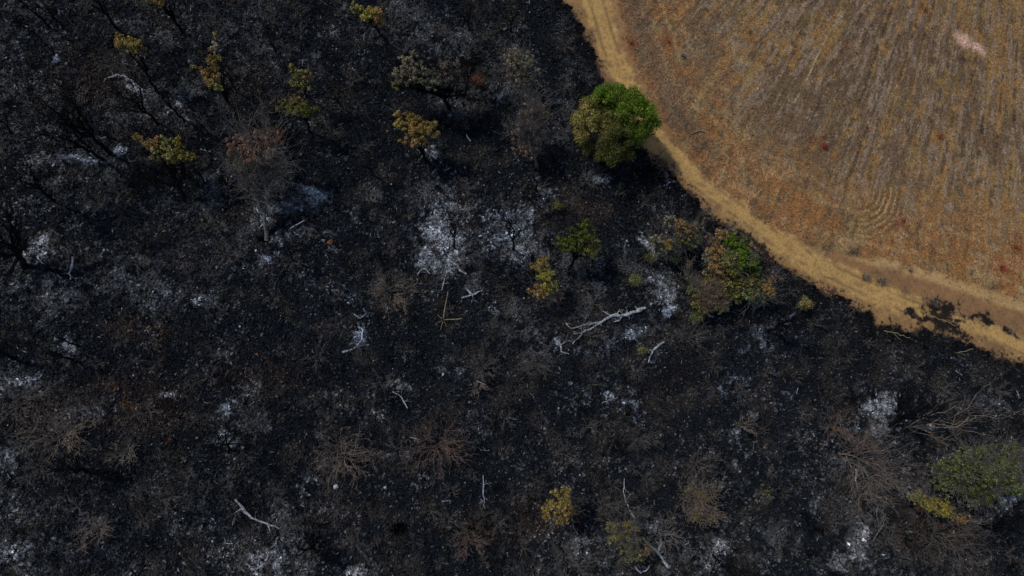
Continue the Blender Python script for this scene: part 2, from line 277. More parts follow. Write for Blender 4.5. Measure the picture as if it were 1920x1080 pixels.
def empty(name, loc): 
    o = bpy.data.objects.new(name, None); scene.collection.objects.link(o); o.location = loc; o.empty_display_size = .3; return o

class Tubes:
    def __init__(s): s.V = []; s.Q = []; s.n = 0
    def add(s, P, R, k=5):
        P = np.asarray(P, float); n = len(P)
        T = np.gradient(P, axis=0); T /= np.linalg.norm(T, axis=1)[:, None] + 1e-9
        ref = np.array([0.31, .52, .79]); A = np.cross(T, ref); A /= np.linalg.norm(A, axis=1)[:, None] + 1e-9; B = np.cross(T, A)
        th = np.arange(k) * 2 * math.pi / k
        ring = P[:, None, :] + (A[:, None, :] * np.cos(th)[None, :, None] + B[:, None, :] * np.sin(th)[None, :, None]) * np.asarray(R)[:, None, None]
        s.V.append(ring.reshape(-1, 3)); i = np.arange(n - 1)[:, None] * k; j = np.arange(k)[None, :]; j2 = (j + 1) % k
        q_ = np.stack([i + j, i + j2, i + k + j2, i + k + j], -1).reshape(-1, 4) + s.n; s.Q.append(q_)
        e = np.array([[s.n + (n - 1) * k + a for a in (0, 1 % k, 2 % k, min(3, k - 1))]]) if k >= 4 else None
        if e is not None: s.Q.append(e)
        s.n += n * k
    def build(s, name, mat, parent, origin):
        if not s.V: return None
        V = np.vstack(s.V) - np.asarray(origin); return link(name, mesh_np(name, V, np.vstack(s.Q), mat, None, True), parent)
def wiggle(p0, p1, n, amp, rng, sag=0):
    t = np.linspace(0, 1, n)[:, None]; P = p0 + (p1 - p0) * t; L = np.linalg.norm(p1 - p0)
    off = rng.normal(0, 1, (n, 3)); off = np.cumsum(off, 0) * amp * L / n; off -= off[0] + (off[-1] - off[0]) * t; P = P + off
    P[:, 2] += np.sin(t[:, 0] * math.pi) * sag * L
    return P
def unit(v_): return v_ / (np.linalg.norm(v_) + 1e-9)
def grow(T, p0, d, L, r, depth, rng, up=.25, spread=.8, kids=3, rmin=.012, amp=.35):
    p1 = p0 + unit(d) * L; p1[2] = max(p1[2], .1)
    n = 5 if depth > 0 else 4; P = wiggle(p0, p1, n, amp, rng); R = np.linspace(r, max(r * .5, rmin), n)
    T.add(P, R, 4 if r > .03 else 3)
    if depth <= 0: return
    for i in range(kids):
        t = rng.uniform(.35, 1.0) if i else 1.0; j = min(int(t * (n - 1)), n - 1)
        dd = unit(unit(d) + rng.normal(0, spread, 3) * np.array([1, 1, .6]) + np.array([0, 0, up]))
        grow(T, P[j].copy(), dd, L * rng.uniform(.5, .8), max(R[j] * .68, rmin), depth - 1, rng, up, spread, kids, rmin, amp)

PAL = {'gold': [(.32,.23,.06),(.27,.18,.05),(.20,.16,.05)], 'yellow': [(.32,.27,.055),(.25,.22,.045),(.22,.16,.035)], 'olive': [(.12,.125,.028),(.09,.09,.02),(.16,.14,.035)],
       'yolive': [(.21,.195,.065),(.15,.145,.045),(.24,.21,.08)], 'amber': [(.27,.175,.05),(.21,.13,.04),(.20,.16,.05)], 'rust': [(.24,.13,.085),(.17,.095,.065),(.20,.14,.10)],
       'tan': [(.30,.26,.16),(.23,.20,.12),(.18,.15,.10)], 'drab': [(.19,.18,.11),(.13,.125,.08),(.22,.20,.13)], 'green': [(.082,.140,.010),(.055,.098,.008),(.12,.165,.016)],
       'dgreen': [(.062,.085,.014),(.045,.06,.012),(.10,.105,.022)], 'scorch': [(.27,.21,.065),(.21,.165,.05),(.16,.15,.035)], 'bronze': [(.30,.18,.065),(.22,.13,.045),(.27,.19,.08)],
       'greybrown': [(.14,.115,.09),(.10,.085,.068),(.16,.135,.105)], 'red': [(.30,.04,.02),(.22,.035,.02)], 'orange': [(.32,.09,.035),(.24,.07,.03)], 'moss': [(.125,.14,.05),(.085,.105,.035),(.17,.175,.07)], 'brownred': [(.12,.045,.025),(.09,.04,.02)]}
def leaves(C, rad, pal, n, size, rng, colf=None, flat=.8, hole=.0):
    """leaf quads scattered in lobes: C (m,3) lobe centres, rad (m,) lobe radii"""
    m = len(C); idx = rng.integers(0, m, n); d = rng.normal(0, 1, (n, 3)); d /= np.linalg.norm(d, axis=1)[:, None]
    rr = rng.uniform(.2, 1.25, n) ** .7; d2 = d.copy(); d2[:, 2] *= flat
    P = C[idx] + d2 * (rad[idx] * rr)[:, None]
    nrm = d + rng.normal(0, .55, (n, 3)) + np.array([0, 0, .25]); nrm /= np.linalg.norm(nrm, axis=1)[:, None]
    a = np.cross(nrm, rng.normal(0, 1, (n, 3))); a /= np.linalg.norm(a, axis=1)[:, None]; b = np.cross(nrm, a)
    s = size * rng.uniform(.6, 1.35, n)[:, None]; fold = nrm * s * .25
    V = np.stack([P - a * s, P - b * s * .5 + fold, P + a * s, P + b * s * .5 + fold], 1).reshape(-1, 3)
    pl = np.array(PAL[pal]) if isinstance(pal, str) else None
    if colf is not None: c = colf(P, idx)
    else:
        lob = rng.integers(0, len(pl), m)[idx]; pick = np.where(rng.random(n) < .6, lob, rng.integers(0, len(pl), n)); c = pl[pick]
    c = c * 1.35 * rng.lognormal(0, .32, n)[:, None] * (1 + .12 * rng.normal(0, 1, m)[idx])[:, None].clip(.6, 1.5)
    return V, np.arange(4 * n).reshape(-1, 4), np.repeat(c, 4, 0)
def lobes(c, rx, ry, rz, n, r0, r1, rng, shell=.55):
    d = rng.normal(0, 1, (n, 3)); d /= np.linalg.norm(d, axis=1)[:, None]; rr = rng.uniform(shell, 1, n)[:, None]
    return np.asarray(c) + d * rr * np.array([rx, ry, rz]), rng.uniform(r0, r1, n)

def tree(name, label, cat, base, tips, crowns=(), r=.13, bark='black', seed=1, depth=2, fork=.45, kids=3, spread=.7, up=.25, twig=1.0, group=None, amp=.3, extra=0, lo=1.4):
    """tips: (x, y[, z]) photo points the limbs reach; crowns: (x, y, w, h, palette, leaves[, z, lobe radius, size])"""
    rng = np.random.default_rng(seed); B = px(*base); root = empty(name, tuple(B)); tag(root, label, cat, group)
    TP = [px(t[0], t[1], t[2]) if len(t) > 2 else px_auto(t[0], t[1], B, lo) for t in tips]
    cr = []
    for c in crowns:
        p = px(c[0], c[1], c[6]) if len(c) > 6 and c[6] else px_auto(c[0], c[1], B, lo); cr.append(p)
    allp = TP + cr; mean = np.mean(allp, 0); top = B + (mean - B) * fork; top[2] = max(top[2], .3)
    n = 7; P = wiggle(B - np.array([0, 0, .25]), top, n, amp * .55, rng); R = np.linspace(r * 1.25, r * .85, n); R[0] = r * 1.6
    T = Tubes(); T.add(P, R, 7); T.build('trunk', BARK[bark], root, B)
    for i, t in enumerate(allp):
        T = Tubes(); L = np.linalg.norm(t - top); m = 7; Q_ = wiggle(top + rng.normal(0, r * .15, 3), t, m, amp, rng, .08)
        rr = np.linspace(r * .72, max(.022, r * .22), m); T.add(Q_, rr, 5)
        for j in range(2, m):
            for k in range(kids if j < m - 1 else kids + 1):
                dd = unit(unit(t - top) + rng.normal(0, spread, 3) + np.array([0, 0, up]))
                grow(T, Q_[j].copy(), dd, twig * L * rng.uniform(.16, .34) + .25, rr[j] * .6, depth - 1, rng, up, spread, 2 + (depth > 2), .011, .35)
        T.build('limb', BARK[bark], root, B)
    for c, p in zip(crowns, cr):
        k = MPP * (H - p[2]) / H * .5; rx, ry = c[2] * k, c[3] * k; lr = c[7] if len(c) > 7 else .42; sz = c[8] if len(c) > 8 else .085
        rz = min(rx, ry) * .7; rx *= 1.12; ry *= 1.12; nl = max(12, int(rx * ry * 30 / (lr * lr * 4))); C, rad = lobes(p, rx * rng.uniform(.9, 1.15), ry * rng.uniform(.9, 1.15), rz, nl, lr * .15, lr * .62, rng, .1)
        V, Q_, col = leaves(C, rad, c[4], int(c[5] * 1.9), sz, rng); link('crown', mesh_np('crown', V - B, Q_, M_leaf, col), root)
    return root

def bush(name, label, cat, base, R, z, bark='brown', seed=1, n=10, depth=3, r=.035, crown=None, group=None, lean=(0, 0), at_top=True, squash=.8):
    """many stems spreading from one root, seen from above"""
    rng = np.random.default_rng(seed); B = px(base[0], base[1]); root = empty(name, tuple(B)); tag(root, label, cat, group); Rm_ = R * MPP
    a0 = rng.uniform(0, 6.28)
    for i in range(n):
        T = Tubes(); a = a0 + i * 6.283 / n + rng.uniform(-.35, .35); rr = Rm_ * rng.uniform(.35, .75); tip = np.array([math.cos(a) * rr + lean[0], math.sin(a) * rr * squash + lean[1], z * rng.uniform(.45, .95)])
        P = wiggle(np.array([0, 0, -.1]) + rng.normal(0, .06, 3), tip, 6, .5, rng, .12); rad = np.linspace(r, r * .5, 6); T.add(P, rad * rng.uniform(.7, 1.25), 4)
        for j in range(1, 6):
            for k in range(int(rng.integers(1, 3))):
                dd = unit(unit(tip) * 1.0 + rng.normal(0, .55, 3) + np.array([math.cos(a), math.sin(a), .1]) * .4)
                grow(T, P[j].copy(), dd, Rm_ * rng.uniform(.2, .38), rad[j] * .65, depth - 2, rng, .05, .5, 2, .009, .45)
        T.build('stem', BARK[bark], root, (0, 0, 0))
    if crown:
        for (pal, cnt, rf, sz) in crown:
            C, rad = lobes((lean[0] * .8, lean[1] * .8, z * .75), Rm_ * rf, Rm_ * rf * squash, z * .3, 16, .22, .5, rng, .2); V, Q_, col = leaves(C, rad, pal, cnt, sz, rng)
            link('foliage', mesh_np('foliage', V, Q_, M_leaf, col), root)
    return root

def log(label, pts, r0, r1, branches=(), mat='ash', seed=1, name='fallen_log', cat='burnt log', lump=True):
    rng = np.random.default_rng(seed); P0 = px(*pts[0]); root = empty(name, tuple(P0)); tag(root, label, cat)
    def line(pp, a, b, nm):
        P = []
        for i in range(len(pp) - 1):
            s_, e_ = px(*pp[i]), px(*pp[i + 1]); m = max(2, int(np.linalg.norm(e_ - s_) / .35))
            for j in range(m): P.append(s_ + (e_ - s_) * j / m + rng.normal(0, .045, 3))
        P.append(px(*pp[-1])); P = np.array(P); n = len(P); R = np.linspace(a, b, n) * (rng.uniform(.55, 1.35, n) if lump else 1); P[:, 2] = R * .7 + .12 + rng.uniform(0, .05, n)
        T = Tubes(); T.add(P, R, 6)
        if lump:
            for j in range(1, n):
                if rng.random() < .45: grow(T, P[j].copy(), rng.normal(0, 1, 3) * np.array([1, 1, .15]), rng.uniform(.3, .8), R[j] * .35, 1, rng, 0, .8, 2, .015, .5)
        T.build(nm, BARK[mat], root, P0)
    line(pts, r0, r1, 'bole')
    for b in branches: line(b, r1 * 1.1 if len(b) > 1 else r1, r1 * .45, 'branch')
    return root

# ------------------------------------------------------------------ setting: the ground
def axis(lo, hi, step, far):
    mid = np.arange(lo, hi, step); out = []; s = step; x = hi
    while x < far: out.append(x); s *= 1.18; x += s
    out.append(far); inn = []; s = step; x = lo - step
    while x > -far: inn.append(x); s *= 1.18; x -= s
    inn.append(-far); return np.concatenate([np.array(inn[::-1]), mid, np.array(out)])
STEP = 0.1
X = axis(-46, 82, STEP, 600); Y = axis(-18, 58, STEP, 600)
GX, GY = np.meshgrid(X, Y); gx, gy = GX.ravel(), GY.ravel()
rgb = np.zeros((gx.size, 3)); hh = np.zeros(gx.size); cl = np.zeros(gx.size, int)
for i in range(0, gx.size, 300000):
    s_ = slice(i, i + 300000); rgb[s_], hh[s_], cl[s_] = ground(gx[s_], gy[s_])
nx, ny = len(X), len(Y); I = (np.arange(ny - 1)[:, None] * nx + np.arange(nx - 1)[None, :]).ravel()
Qd = np.stack([I, I + 1, I + nx + 1, I + nx], 1); fcl = cl[Qd[:, 0]]
VG = np.stack([gx, gy, hh], 1)
for c_, nm, mt in ((0, 'burnt_ground', M_burn), (1, 'dirt_road', M_road), (2, 'field', M_field)):
    qq = Qd[fcl == c_]; used, inv = np.unique(qq, return_inverse=True)
    o = link(nm, mesh_np(nm, VG[used], inv.reshape(-1, 4), mt, rgb[used], True)); tag(o, {'burnt_ground': 'blackened burnt savanna ground with grey and white ash patches', 'dirt_road': 'curving tan dirt track between burnt scrub and field', 'field': 'dry brown field with fading plough rows'}[nm], 'ground', None, 'structure')
HG = hh.reshape(ny, nx)
def gh(x, y):
    ix = np.clip(np.searchsorted(X, x) - 1, 0, nx - 2); iy = np.clip(np.searchsorted(Y, y) - 1, 0, ny - 2); return HG[iy, ix]

# ------------------------------------------------------------------ stuff: litter, stubble
def inview(x, y, m=40):
    d = np.stack([x, y, np.full(x.shape, -H)]); c = RNP.T @ d; u = 960 + F * c[0] / -c[2]; v_ = 540 - F * c[1] / -c[2]
    return (u > -m) & (u < 1920 + m) & (v_ > -m) & (v_ < 1080 + m)
def flakes(name, label, n, cls, smin, smax, seed, tilt, bright, elong=1.0, lift=.05, colk=1.0, thin=None, var=.28):
    rng = np.random.default_rng(seed); x = rng.uniform(-44, 80, n); y = rng.uniform(-17, 56, n); k = inview(x, y); x = x[k]; y = y[k]
    c = np.zeros((x.size, 3)); cc = np.zeros(x.size, int)
    for i in range(0, x.size, 300000): s_ = slice(i, i + 300000); c[s_], _, cc[s_] = ground(x[s_], y[s_])
    k = cc == cls
    if thin is not None: k &= rng.random(x.size) < thin(x, y)
    x, y, c = x[k], y[k], c[k]; m = x.size
    h = gh(x, y); s = rng.uniform(smin, smax, m) ** 1.0; nrm = rng.normal(0, tilt, (m, 3)); nrm[:, 2] = 1; nrm /= np.linalg.norm(nrm, axis=1)[:, None]
    a = np.cross(nrm, rng.normal(0, 1, (m, 3))); a /= np.linalg.norm(a, axis=1)[:, None]; b = np.cross(nrm, a); P = np.stack([x, y, h + lift * rng.uniform(.3, 1.6, m)], 1); s = s[:, None]
    e = rng.uniform(.35, 1, (m, 1)) / elong
    V = np.stack([P - a * s, P - b * s * e + nrm * s * .3, P + a * s * rng.uniform(.5, 1, (m, 1)), P + b * s * e], 1).reshape(-1, 3)
    c = c * colk * rng.lognormal(0, var, m)[:, None]
    for frac, rgb_ in bright: kk = rng.random(m) < frac; c[kk] = np.array(rgb_) * rng.uniform(.5, 1.3, (kk.sum(), 1))
    o = link(name, mesh_np(name, V, np.arange(4 * m).reshape(-1, 4), M_flake, np.repeat(c, 4, 0))); tag(o, label, 'litter', None, 'stuff'); return o
flakes('burnt_litter', 'charred leaves, cinders and ash flakes over the burnt ground', 900000, 0, .04, .13, 3, .55, [(.0025, (.28, .29, .31)), (.003, (.20, .15, .07)), (.02, (.08, .082, .088)), (.12, (.008, .0085, .010))], 1.0, .07, 1.3)
flakes('bark_curls', 'curled flakes of burnt bark and grey leaf ash over the burnt ground', 110000, 0, .10, .26, 8, .7, [(.10, (.11, .108, .105)), (.25, (.008, .0085, .010)), (.03, (.09, .07, .05))], 1.7, .10, 1.5, None, .5)
flakes('charred_stubble', 'thin charred stalks sticking out of the burnt ground', 240000, 0, .08, .26, 4, 2.5, [(.3, (.008, .008, .009)), (.012, (.22, .22, .225)), (.12, (.075, .055, .042))], 7.0, .13, .9)
flakes('field_litter', 'dry straw and crumbs of earth over the field', 600000, 2, .04, .12, 5, .6, [(.03, (.36, .27, .16)), (.05, (.05, .037, .028))], 1.8, .04, 1.05)
flakes('roadside_crumbs', 'small clods and bits of litter on the dirt track', 60000, 1, .02, .06, 6, .5, [(.06, (.06, .04, .03))], 1.2, .02, 1.0, lambda x, y: .5 * np.ones(x.shape))
#@@OBJECTS
# ------------------------------------------------------------------ the big half-scorched tree by the track
def big_tree():
    rng = np.random.default_rng(11); B = px(1118, 300); root = empty('broad_tree', tuple(B))
    tag(root, 'biggest dense round tree by the track, bright green upper right, scorched tan left', 'tree')
    top = np.array([B[0] + .2, B[1] + .3, 1.6]); T = Tubes(); T.add(wiggle(B - np.array([0, 0, .3]), top, 7, .1, rng), np.linspace(.42, .3, 7), 9); T.build('trunk', BARK['dim'], root, B)
    cen = px(1149, 229, 4.6)
    for i in range(9):
        a = i * .7; T = Tubes(); t = cen + np.array([math.cos(a) * 2.6, math.sin(a) * 2.4, rng.uniform(-.8, 1.4)]); Q_ = wiggle(top, t, 7, .2, rng); T.add(Q_, np.linspace(.2, .05, 7), 6)
        for j in range(3, 7):
            for k in range(2): grow(T, Q_[j].copy(), unit(t - top) + rng.normal(0, .6, 3), 1.1, .05, 1, rng)
        T.build('limb', BARK['dim'], root, B)
    n = 330; d = rng.normal(0, 1, (n, 3)); d[:, 2] = d[:, 2] * .9 + .25; d /= np.linalg.norm(d, axis=1)[:, None]
    ang = np.arctan2(d[:, 1], d[:, 0]); lump = 1 + .09 * np.sin(ang * 3 + .6) + .06 * np.sin(ang * 5 + 2) + rng.normal(0, .055, n)
    C = cen + d * np.array([3.75, 3.6, 2.9]) * (lump * rng.uniform(.86, 1.0, n))[:, None]; R = rng.uniform(.25, .75, n)
    # image-like outline: cut at upper left, bulge at lower left
    off = C - cen; C[:, 0] -= .45 * (off[:, 0] < -1.8) * (off[:, 1] < 1.2); ul = (-off[:, 0] + off[:, 1]) / 1.414; C[:, :2] += (np.array([.55, -.55]) * np.clip(ul - 2.6, 0, 2)[:, None] * 1.1)
    C2, R2 = lobes(cen, 2.2, 2.1, 1.9, 50, .5, 1.0, rng, .3); C = np.vstack([C, C2]); R = np.concatenate([R, R2])
    def colf(P, idx):
        o = P - cen; x, y = o[:, 0], o[:, 1]; nz = fbm(P[:, 0] * .9, P[:, 1] * .9 + P[:, 2] * .6, 41, 3) - .5
        g = ss(-1.4, 1.1, .62 * x + .72 * y + nz * 4.2 + .6) ** 1.2                          # living foliage toward the upper right
        sc = ss(-.3, 1.9, -.85 * x + .42 * y + nz * 2.2)                                   # scorched left flank
        m = len(P); green = np.array(PAL['green'])[rng.integers(0, 3, m)]; dk = np.array([(.048, .055, .012), (.07, .072, .016), (.11, .095, .025)])[rng.integers(0, 3, m)]; tan = np.array(PAL['scorch'])[rng.integers(0, 3, m)] * .92  # dk: olive leaves of the lower crown, darkened further to paint in its shade
        c = dk * (1 - sc[:, None]) + tan * sc[:, None]; return c * (1 - g[:, None]) + green * g[:, None]
    dk_ = rng.random(len(C)) > .12; C = C[dk_]; R = R[dk_]; w_ = R ** 2; k = rng.choice(len(C), 95000, p=w_ / w_.sum()); un, ct = np.unique(k, return_counts=True)
    V, Q_, col = leaves(C[k], R[k], 'green', 95000, .085, rng, colf, .85)
    link('crown', mesh_np('crown', V - B, Q_, M_leaf, col), root)
big_tree()

# ------------------------------------------------------------------ leafy scorched trees
tree('scorched_tree', 'small leaning tree with a flat tuft of golden leaves above a pale log', 'scorched tree', (297,178), [(262,120)], [(228,76,34,26,'gold',800,5.6,.35),(250,84,40,30,'gold',1000,6,.35),(262,88,24,20,'bronze',400,5.6,.3)], .12, 'black', 21, kids=2, fork=.5)
tree('scorched_tree', 'tall narrow tree with ragged column of orange gold leaves over a long black trunk', 'scorched tree', (450,240), [(400,150),(372,126)], [(400,112,28,22,'amber',600),(393,132,34,28,'amber',1000),(398,150,34,30,'bronze',1000),(406,163,24,20,'yolive',500),(403,88,16,26,'tan',260),(404,68,8,16,'yolive',90)], .13, 'black', 22, kids=2, fork=.45)
tree('scorched_tree', 'spreading tree with a wide yellow and olive crown at left above a black forked trunk', 'scorched tree', (350,380), [(262,320,3),(240,342,2.4),(330,330,4),(362,318,4)], [(285,268,44,30,'bronze',900,5.2),(308,278,60,46,'yolive',2000,5.2),(328,284,44,36,'yellow',1400,5),(352,294,26,18,'yellow',420,4.6),(262,256,26,16,'bronze',200,5.2,.3),(322,300,40,18,'bronze',400,4.4),(336,258,12,14,'yellow',120,5.2,.3)], .17, 'black', 23, kids=3, fork=.35)
tree('scorched_tree', 'tree with a large rusty brown thinning crown above pale grey twigs', 'scorched tree', (500,448), [(470,340,4),(505,330,4),(520,318,4.6),(455,330,4.4)], [(450,275,56,48,'rust',2300,5.9),(478,290,60,46,'rust',2300,6),(503,262,46,46,'rust',1700,6.4),(522,254,28,30,'brownred',380,6),(470,265,56,40,'greybrown',900,5.6),(448,312,50,40,'greybrown',700,4.6),(500,312,46,44,'greybrown',700,4.6)], .17, 'dim', 24, depth=3, kids=3, fork=.35)
tree('scorched_tree', 'small dense rounded olive green tree just under a ragged yellow one', 'scorched tree', (585,248), [(575,225,2)], [(557,200,62,40,'olive',2600,4.6,.4,.075),(540,200,34,26,'olive',900,4.4),(575,207,34,26,'olive',900,4.4),(552,186,30,16,'amber',300,5)], .11, 'black', 25, kids=2)
tree('scorched_tree', 'ragged tree with sparse clumps of yellow leaves right above the dense olive rounded tree', 'scorched tree', (574,180), [(550,172,2.5),(578,168,3)], [(546,126,12,20,'gold',120,5.5,.3),(556,136,24,24,'yolive',460,5.2,.35),(574,142,24,24,'amber',460,5,.35),(560,158,40,26,'yolive',700,4.4,.4)], .09, 'black', 26, kids=2)
tree('scorched_tree', 'olive yellow tree at the top edge, lower half browned, beside a pale chip of ash', 'scorched tree', (712,62), [(690,40,2.5)], [(664,14,24,24,'yolive',700,4.8,.4),(688,26,40,34,'yellow',1500,5,.45),(706,28,38,36,'bronze',1500,4.8,.45),(710,42,24,16,'amber',300,4)], .12, 'black', 27, kids=2)
tree('scorched_tree', 'wide crown of drab grey olive leaves on a black forked trunk, its left side lightest', 'scorched tree', (848,208), [(850,150,4.5),(822,170,4),(868,178,3)], [(766,112,38,32,'tan',1300,6),(760,140,60,38,'tan',1800,5.5),(795,138,52,46,'drab',1800,5.8),(742,158,26,20,'yolive',300,5,.35),(812,152,40,40,'drab',1300,5.6),(838,130,62,58,'greybrown',1400,6.3,.5),(852,150,44,40,'greybrown',500,5.4)], .18, 'black', 28, depth=3, kids=3, fork=.4)
tree('dead_tree', 'dark bare tree with upturned twigs beside a small rusty clump', 'dead tree', (868,186), [(884,100,5.6),(898,96,5.2),(872,118,5),(902,112,4.6)], (), .09, 'black', 29, depth=3, kids=3, fork=.5)
bush('dead_shrub', 'pale grey antler-like dead twigs at the top of the dark bare tree', 'dead shrub', (886,104), 26, 1.8, 'grey', 30, 6, 3, .03)
bush('scorched_shrub', 'small rusty red leafy clump beside a black trunk right of the drab olive crown', 'scorched shrub', (892,158), 16, 1.2, 'rust', 31, 6, 3, .02, [('brownred', 900, .8, .07)])
tree('scorched_tree', 'broad golden amber tree standing over white ash slabs', 'scorched tree', (800,305), [(772,300,1.6),(790,285,2)], [(752,228,30,30,'gold',900,5),(780,234,56,44,'amber',2600,5.2,.45),(802,244,44,40,'gold',1800,5,.45),(778,262,50,30,'bronze',1300,4.4,.45),(768,216,40,18,'amber',500,5.3,.35)], .14, 'black', 32, kids=2, fork=.35)
tree('scorched_tree', 'grey brown half bare bush-like tree above the reddish one, left of the big green tree', 'scorched tree', (1000,200), [(975,130,4),(990,150,3.6)], [(966,104,44,40,'tan',1300,5.2),(985,118,54,50,'drab',1500,5.4),(978,145,60,44,'greybrown',1500,4.6),(960,120,30,50,'tan',260,4.4,.4)], .12, 'dim', 33, depth=3, kids=3, fork=.3)
tree('scorched_tree', 'tall reddish brown twiggy tree with a yellow rim of leaves near its top right', 'scorched tree', (1008,318), [(985,225,5),(1000,205,5.5),(968,240,4.4),(990,265,3.4)], [(1018,208,16,28,'gold',300,5.6,.3),(1000,205,40,34,'rust',900,5.4,.4),(985,235,70,60,'greybrown',1300,4.8,.5),(985,275,60,60,'rust',350,3.4,.5)], .14, 'dim', 34, depth=3, kids=4, fork=.3)
tree('scorched_tree', 'dark olive green open tree on a straight black trunk right of the ash beds', 'scorched tree', (1066,517), [(1075,470,3.5)], [(1058,458,32,34,'dgreen',1400,4.6,.4),(1076,452,36,54,'dgreen',2000,5,.45),(1098,438,36,50,'dgreen',1600,5.2,.45),(1104,468,34,40,'olive',500,4.6,.4),(1118,462,20,36,'yolive',160,4,.3),(1094,420,28,20,'dgreen',600,5.4,.35)], .13, 'black', 35, kids=2, fork=.5)
tree('scorched_tree', 'narrow bright yellow tree with brown foot, left of and below the dark olive one', 'scorched tree', (1036,572), [(1020,535,2.6)], [(1018,490,28,26,'amber',700,5,.35),(1002,500,22,18,'amber',280,4.8,.3),(1022,516,36,36,'yellow',1700,4.6,.4),(1030,536,36,34,'yellow',1300,4,.4),(1012,545,40,26,'bronze',700,3.2,.4),(1044,555,20,24,'rust',200,2.6,.35)], .1, 'dim', 36, kids=2, fork=.35)
tree('scorched_tree', 'straggling tree of drab green and orange brown tufts just left of the cauliflower-headed tree', 'scorched tree', (1272,490), [(1300,425,3),(1255,445,3)], [(1254,412,26,24,'drab',700,4.4,.35),(1276,420,22,26,'bronze',600,4.6,.35),(1228,448,32,28,'drab',900,4,.4),(1252,455,22,30,'amber',700,3.8,.35),(1285,432,54,36,'bronze',900,4,.4),(1292,450,50,40,'dgreen',1000,3.4,.4),(1244,468,18,14,'yolive',260,3.2,.3),(1306,424,34,22,'greybrown',240,4,.4)], .12, 'dim', 37, kids=3, fork=.25)
tree('mixed_tree', 'cauliflower-headed tree at the burn edge, orange brown clumps left and bright green right', 'tree', (1352,532), [(1370,480,3)], [(1356,440,30,26,'bronze',900,6.2,.34),(1340,470,36,44,'bronze',1800,5.6,.34),(1372,450,34,34,'green',1500,6.4,.34),(1388,468,44,44,'green',2400,6.2,.36),(1366,486,44,40,'yolive',1700,6,.36),(1392,490,34,34,'green',1500,6.2,.34),(1380,508,30,26,'olive',1200,5.6,.34),(1345,498,44,34,'bronze',1900,5.2,.34),(1372,504,46,30,'bronze',1600,5.2,.34),(1410,490,40,36,'green',1900,5.4,.36),(1398,454,28,26,'dgreen',800,5.8,.34),(1386,524,60,28,'scorch',1300,4.4,.34),(1330,446,20,24,'rust',380,5,.34),(1410,510,40,30,'dgreen',900,4.4,.36),(1336,488,40,60,'drab',900,4,.36),(1375,535,90,50,'olive',1500,3.6,.4),(1352,520,70,50,'scorch',1500,4,.38),(1410,525,50,44,'olive',1200,4,.38)], .22, 'dim', 38, kids=2, fork=.4)
tree('scorched_tree', 'low feathery brown tree with few green tips, below left of the cauliflower-headed tree', 'scorched tree', (1325,585), [(1340,540,3.2),(1310,545,3),(1355,555,2.6),(1330,560,2.6)], [(1305,540,34,30,'moss',500,3.2,.35),(1316,543,22,18,'amber',360,3.6,.3),(1340,540,60,44,'bronze',900,3.4,.4),(1350,572,46,34,'moss',900,2.6,.4),(1330,560,60,40,'greybrown',700,2.8,.4),(1290,520,16,18,'moss',160,3,.3),(1325,555,80,50,'bronze',900,2.8,.4),(1318,575,60,30,'olive',700,2.4,.4)], .1, 'brown', 39, depth=3, kids=4, fork=.2, spread=.5)
tree('scorched_tree', 'tree of dusty green leaves with rusty tips, lower right of the cauliflower-headed tree', 'scorched tree', (1412,588), [(1420,545,3)], [(1408,548,40,34,'moss',1200,4,.38),(1440,535,26,28,'bronze',600,4.2,.34),(1446,548,22,26,'amber',420,4,.32),(1425,555,44,26,'drab',900,3.4,.38),(1380,552,50,34,'dgreen',900,3.4,.4),(1450,520,18,20,'rust',260,4,.32)], .12, 'dim', 40, kids=3, fork=.25)
bush('scorched_shrub', 'small lime green and tan bush in shade below the feathery brown tree', 'scorched shrub', (1300,597), 22, 1.5, 'dim', 41, 6, 3, .02, [('moss', 800, .8, .07), ('yolive', 400, .6, .07)])
bush('scorched_shrub', 'round bush of yellow green and orange leaves standing apart right beside the burn edge', 'scorched shrub', (1494,575), 20, 2.2, 'dim', 42, 7, 3, .025, [('yolive', 900, .8, .07), ('bronze', 600, .7, .07)])
bush('scorched_shrub', 'little lime yellow bush left of the round white ash bed', 'scorched shrub', (1186,530), 20, 1.6, 'dim', 43, 6, 3, .02, [('yolive', 420, .85, .065), ('moss', 350, .8, .065)])
bush('scorched_shrub', 'tiny pale green sprig between the straggling tufts and the ash streak', 'scorched shrub', (1262,492), 11, 1.2, 'dim', 44, 5, 3, .015, [('moss', 380, .8, .06)])
bush('scorched_shrub', 'dim olive bush beside the top end of the thin vertical ash streak', 'scorched shrub', (1215,486), 18, 1.3, 'dim', 45, 6, 3, .02, [('olive', 420, .8, .06)])
bush('scorched_shrub', 'faint ochre bush just above the dark olive open crown', 'scorched shrub', (1042,392), 16, 1.5, 'dim', 46, 6, 3, .02, [('olive', 420, .8, .06)])
bush('scorched_shrub', 'small ochre sprig under the long forked white log', 'scorched shrub', (1199,658), 12, 1.0, 'dim', 47, 6, 3, .015, [('yolive', 260, .8, .06)])
tree('scorched_tree', 'golden yellow tree of round leaf balls with dark gaps, low centre of the photo', 'scorched tree', (1046,985), [(1050,960,2)], [(1044,922,22,16,'gold',360,5,.26),(1062,928,22,30,'gold',460,5,.26),(1030,952,30,34,'gold',560,4.6,.26),(1056,950,34,40,'gold',900,4.8,.26),(1052,975,30,24,'amber',560,4.2,.26),(1024,965,18,24,'amber',260,4,.26),(1072,955,20,20,'bronze',200,4,.26)], .1, 'dim', 48, kids=2, fork=.3)
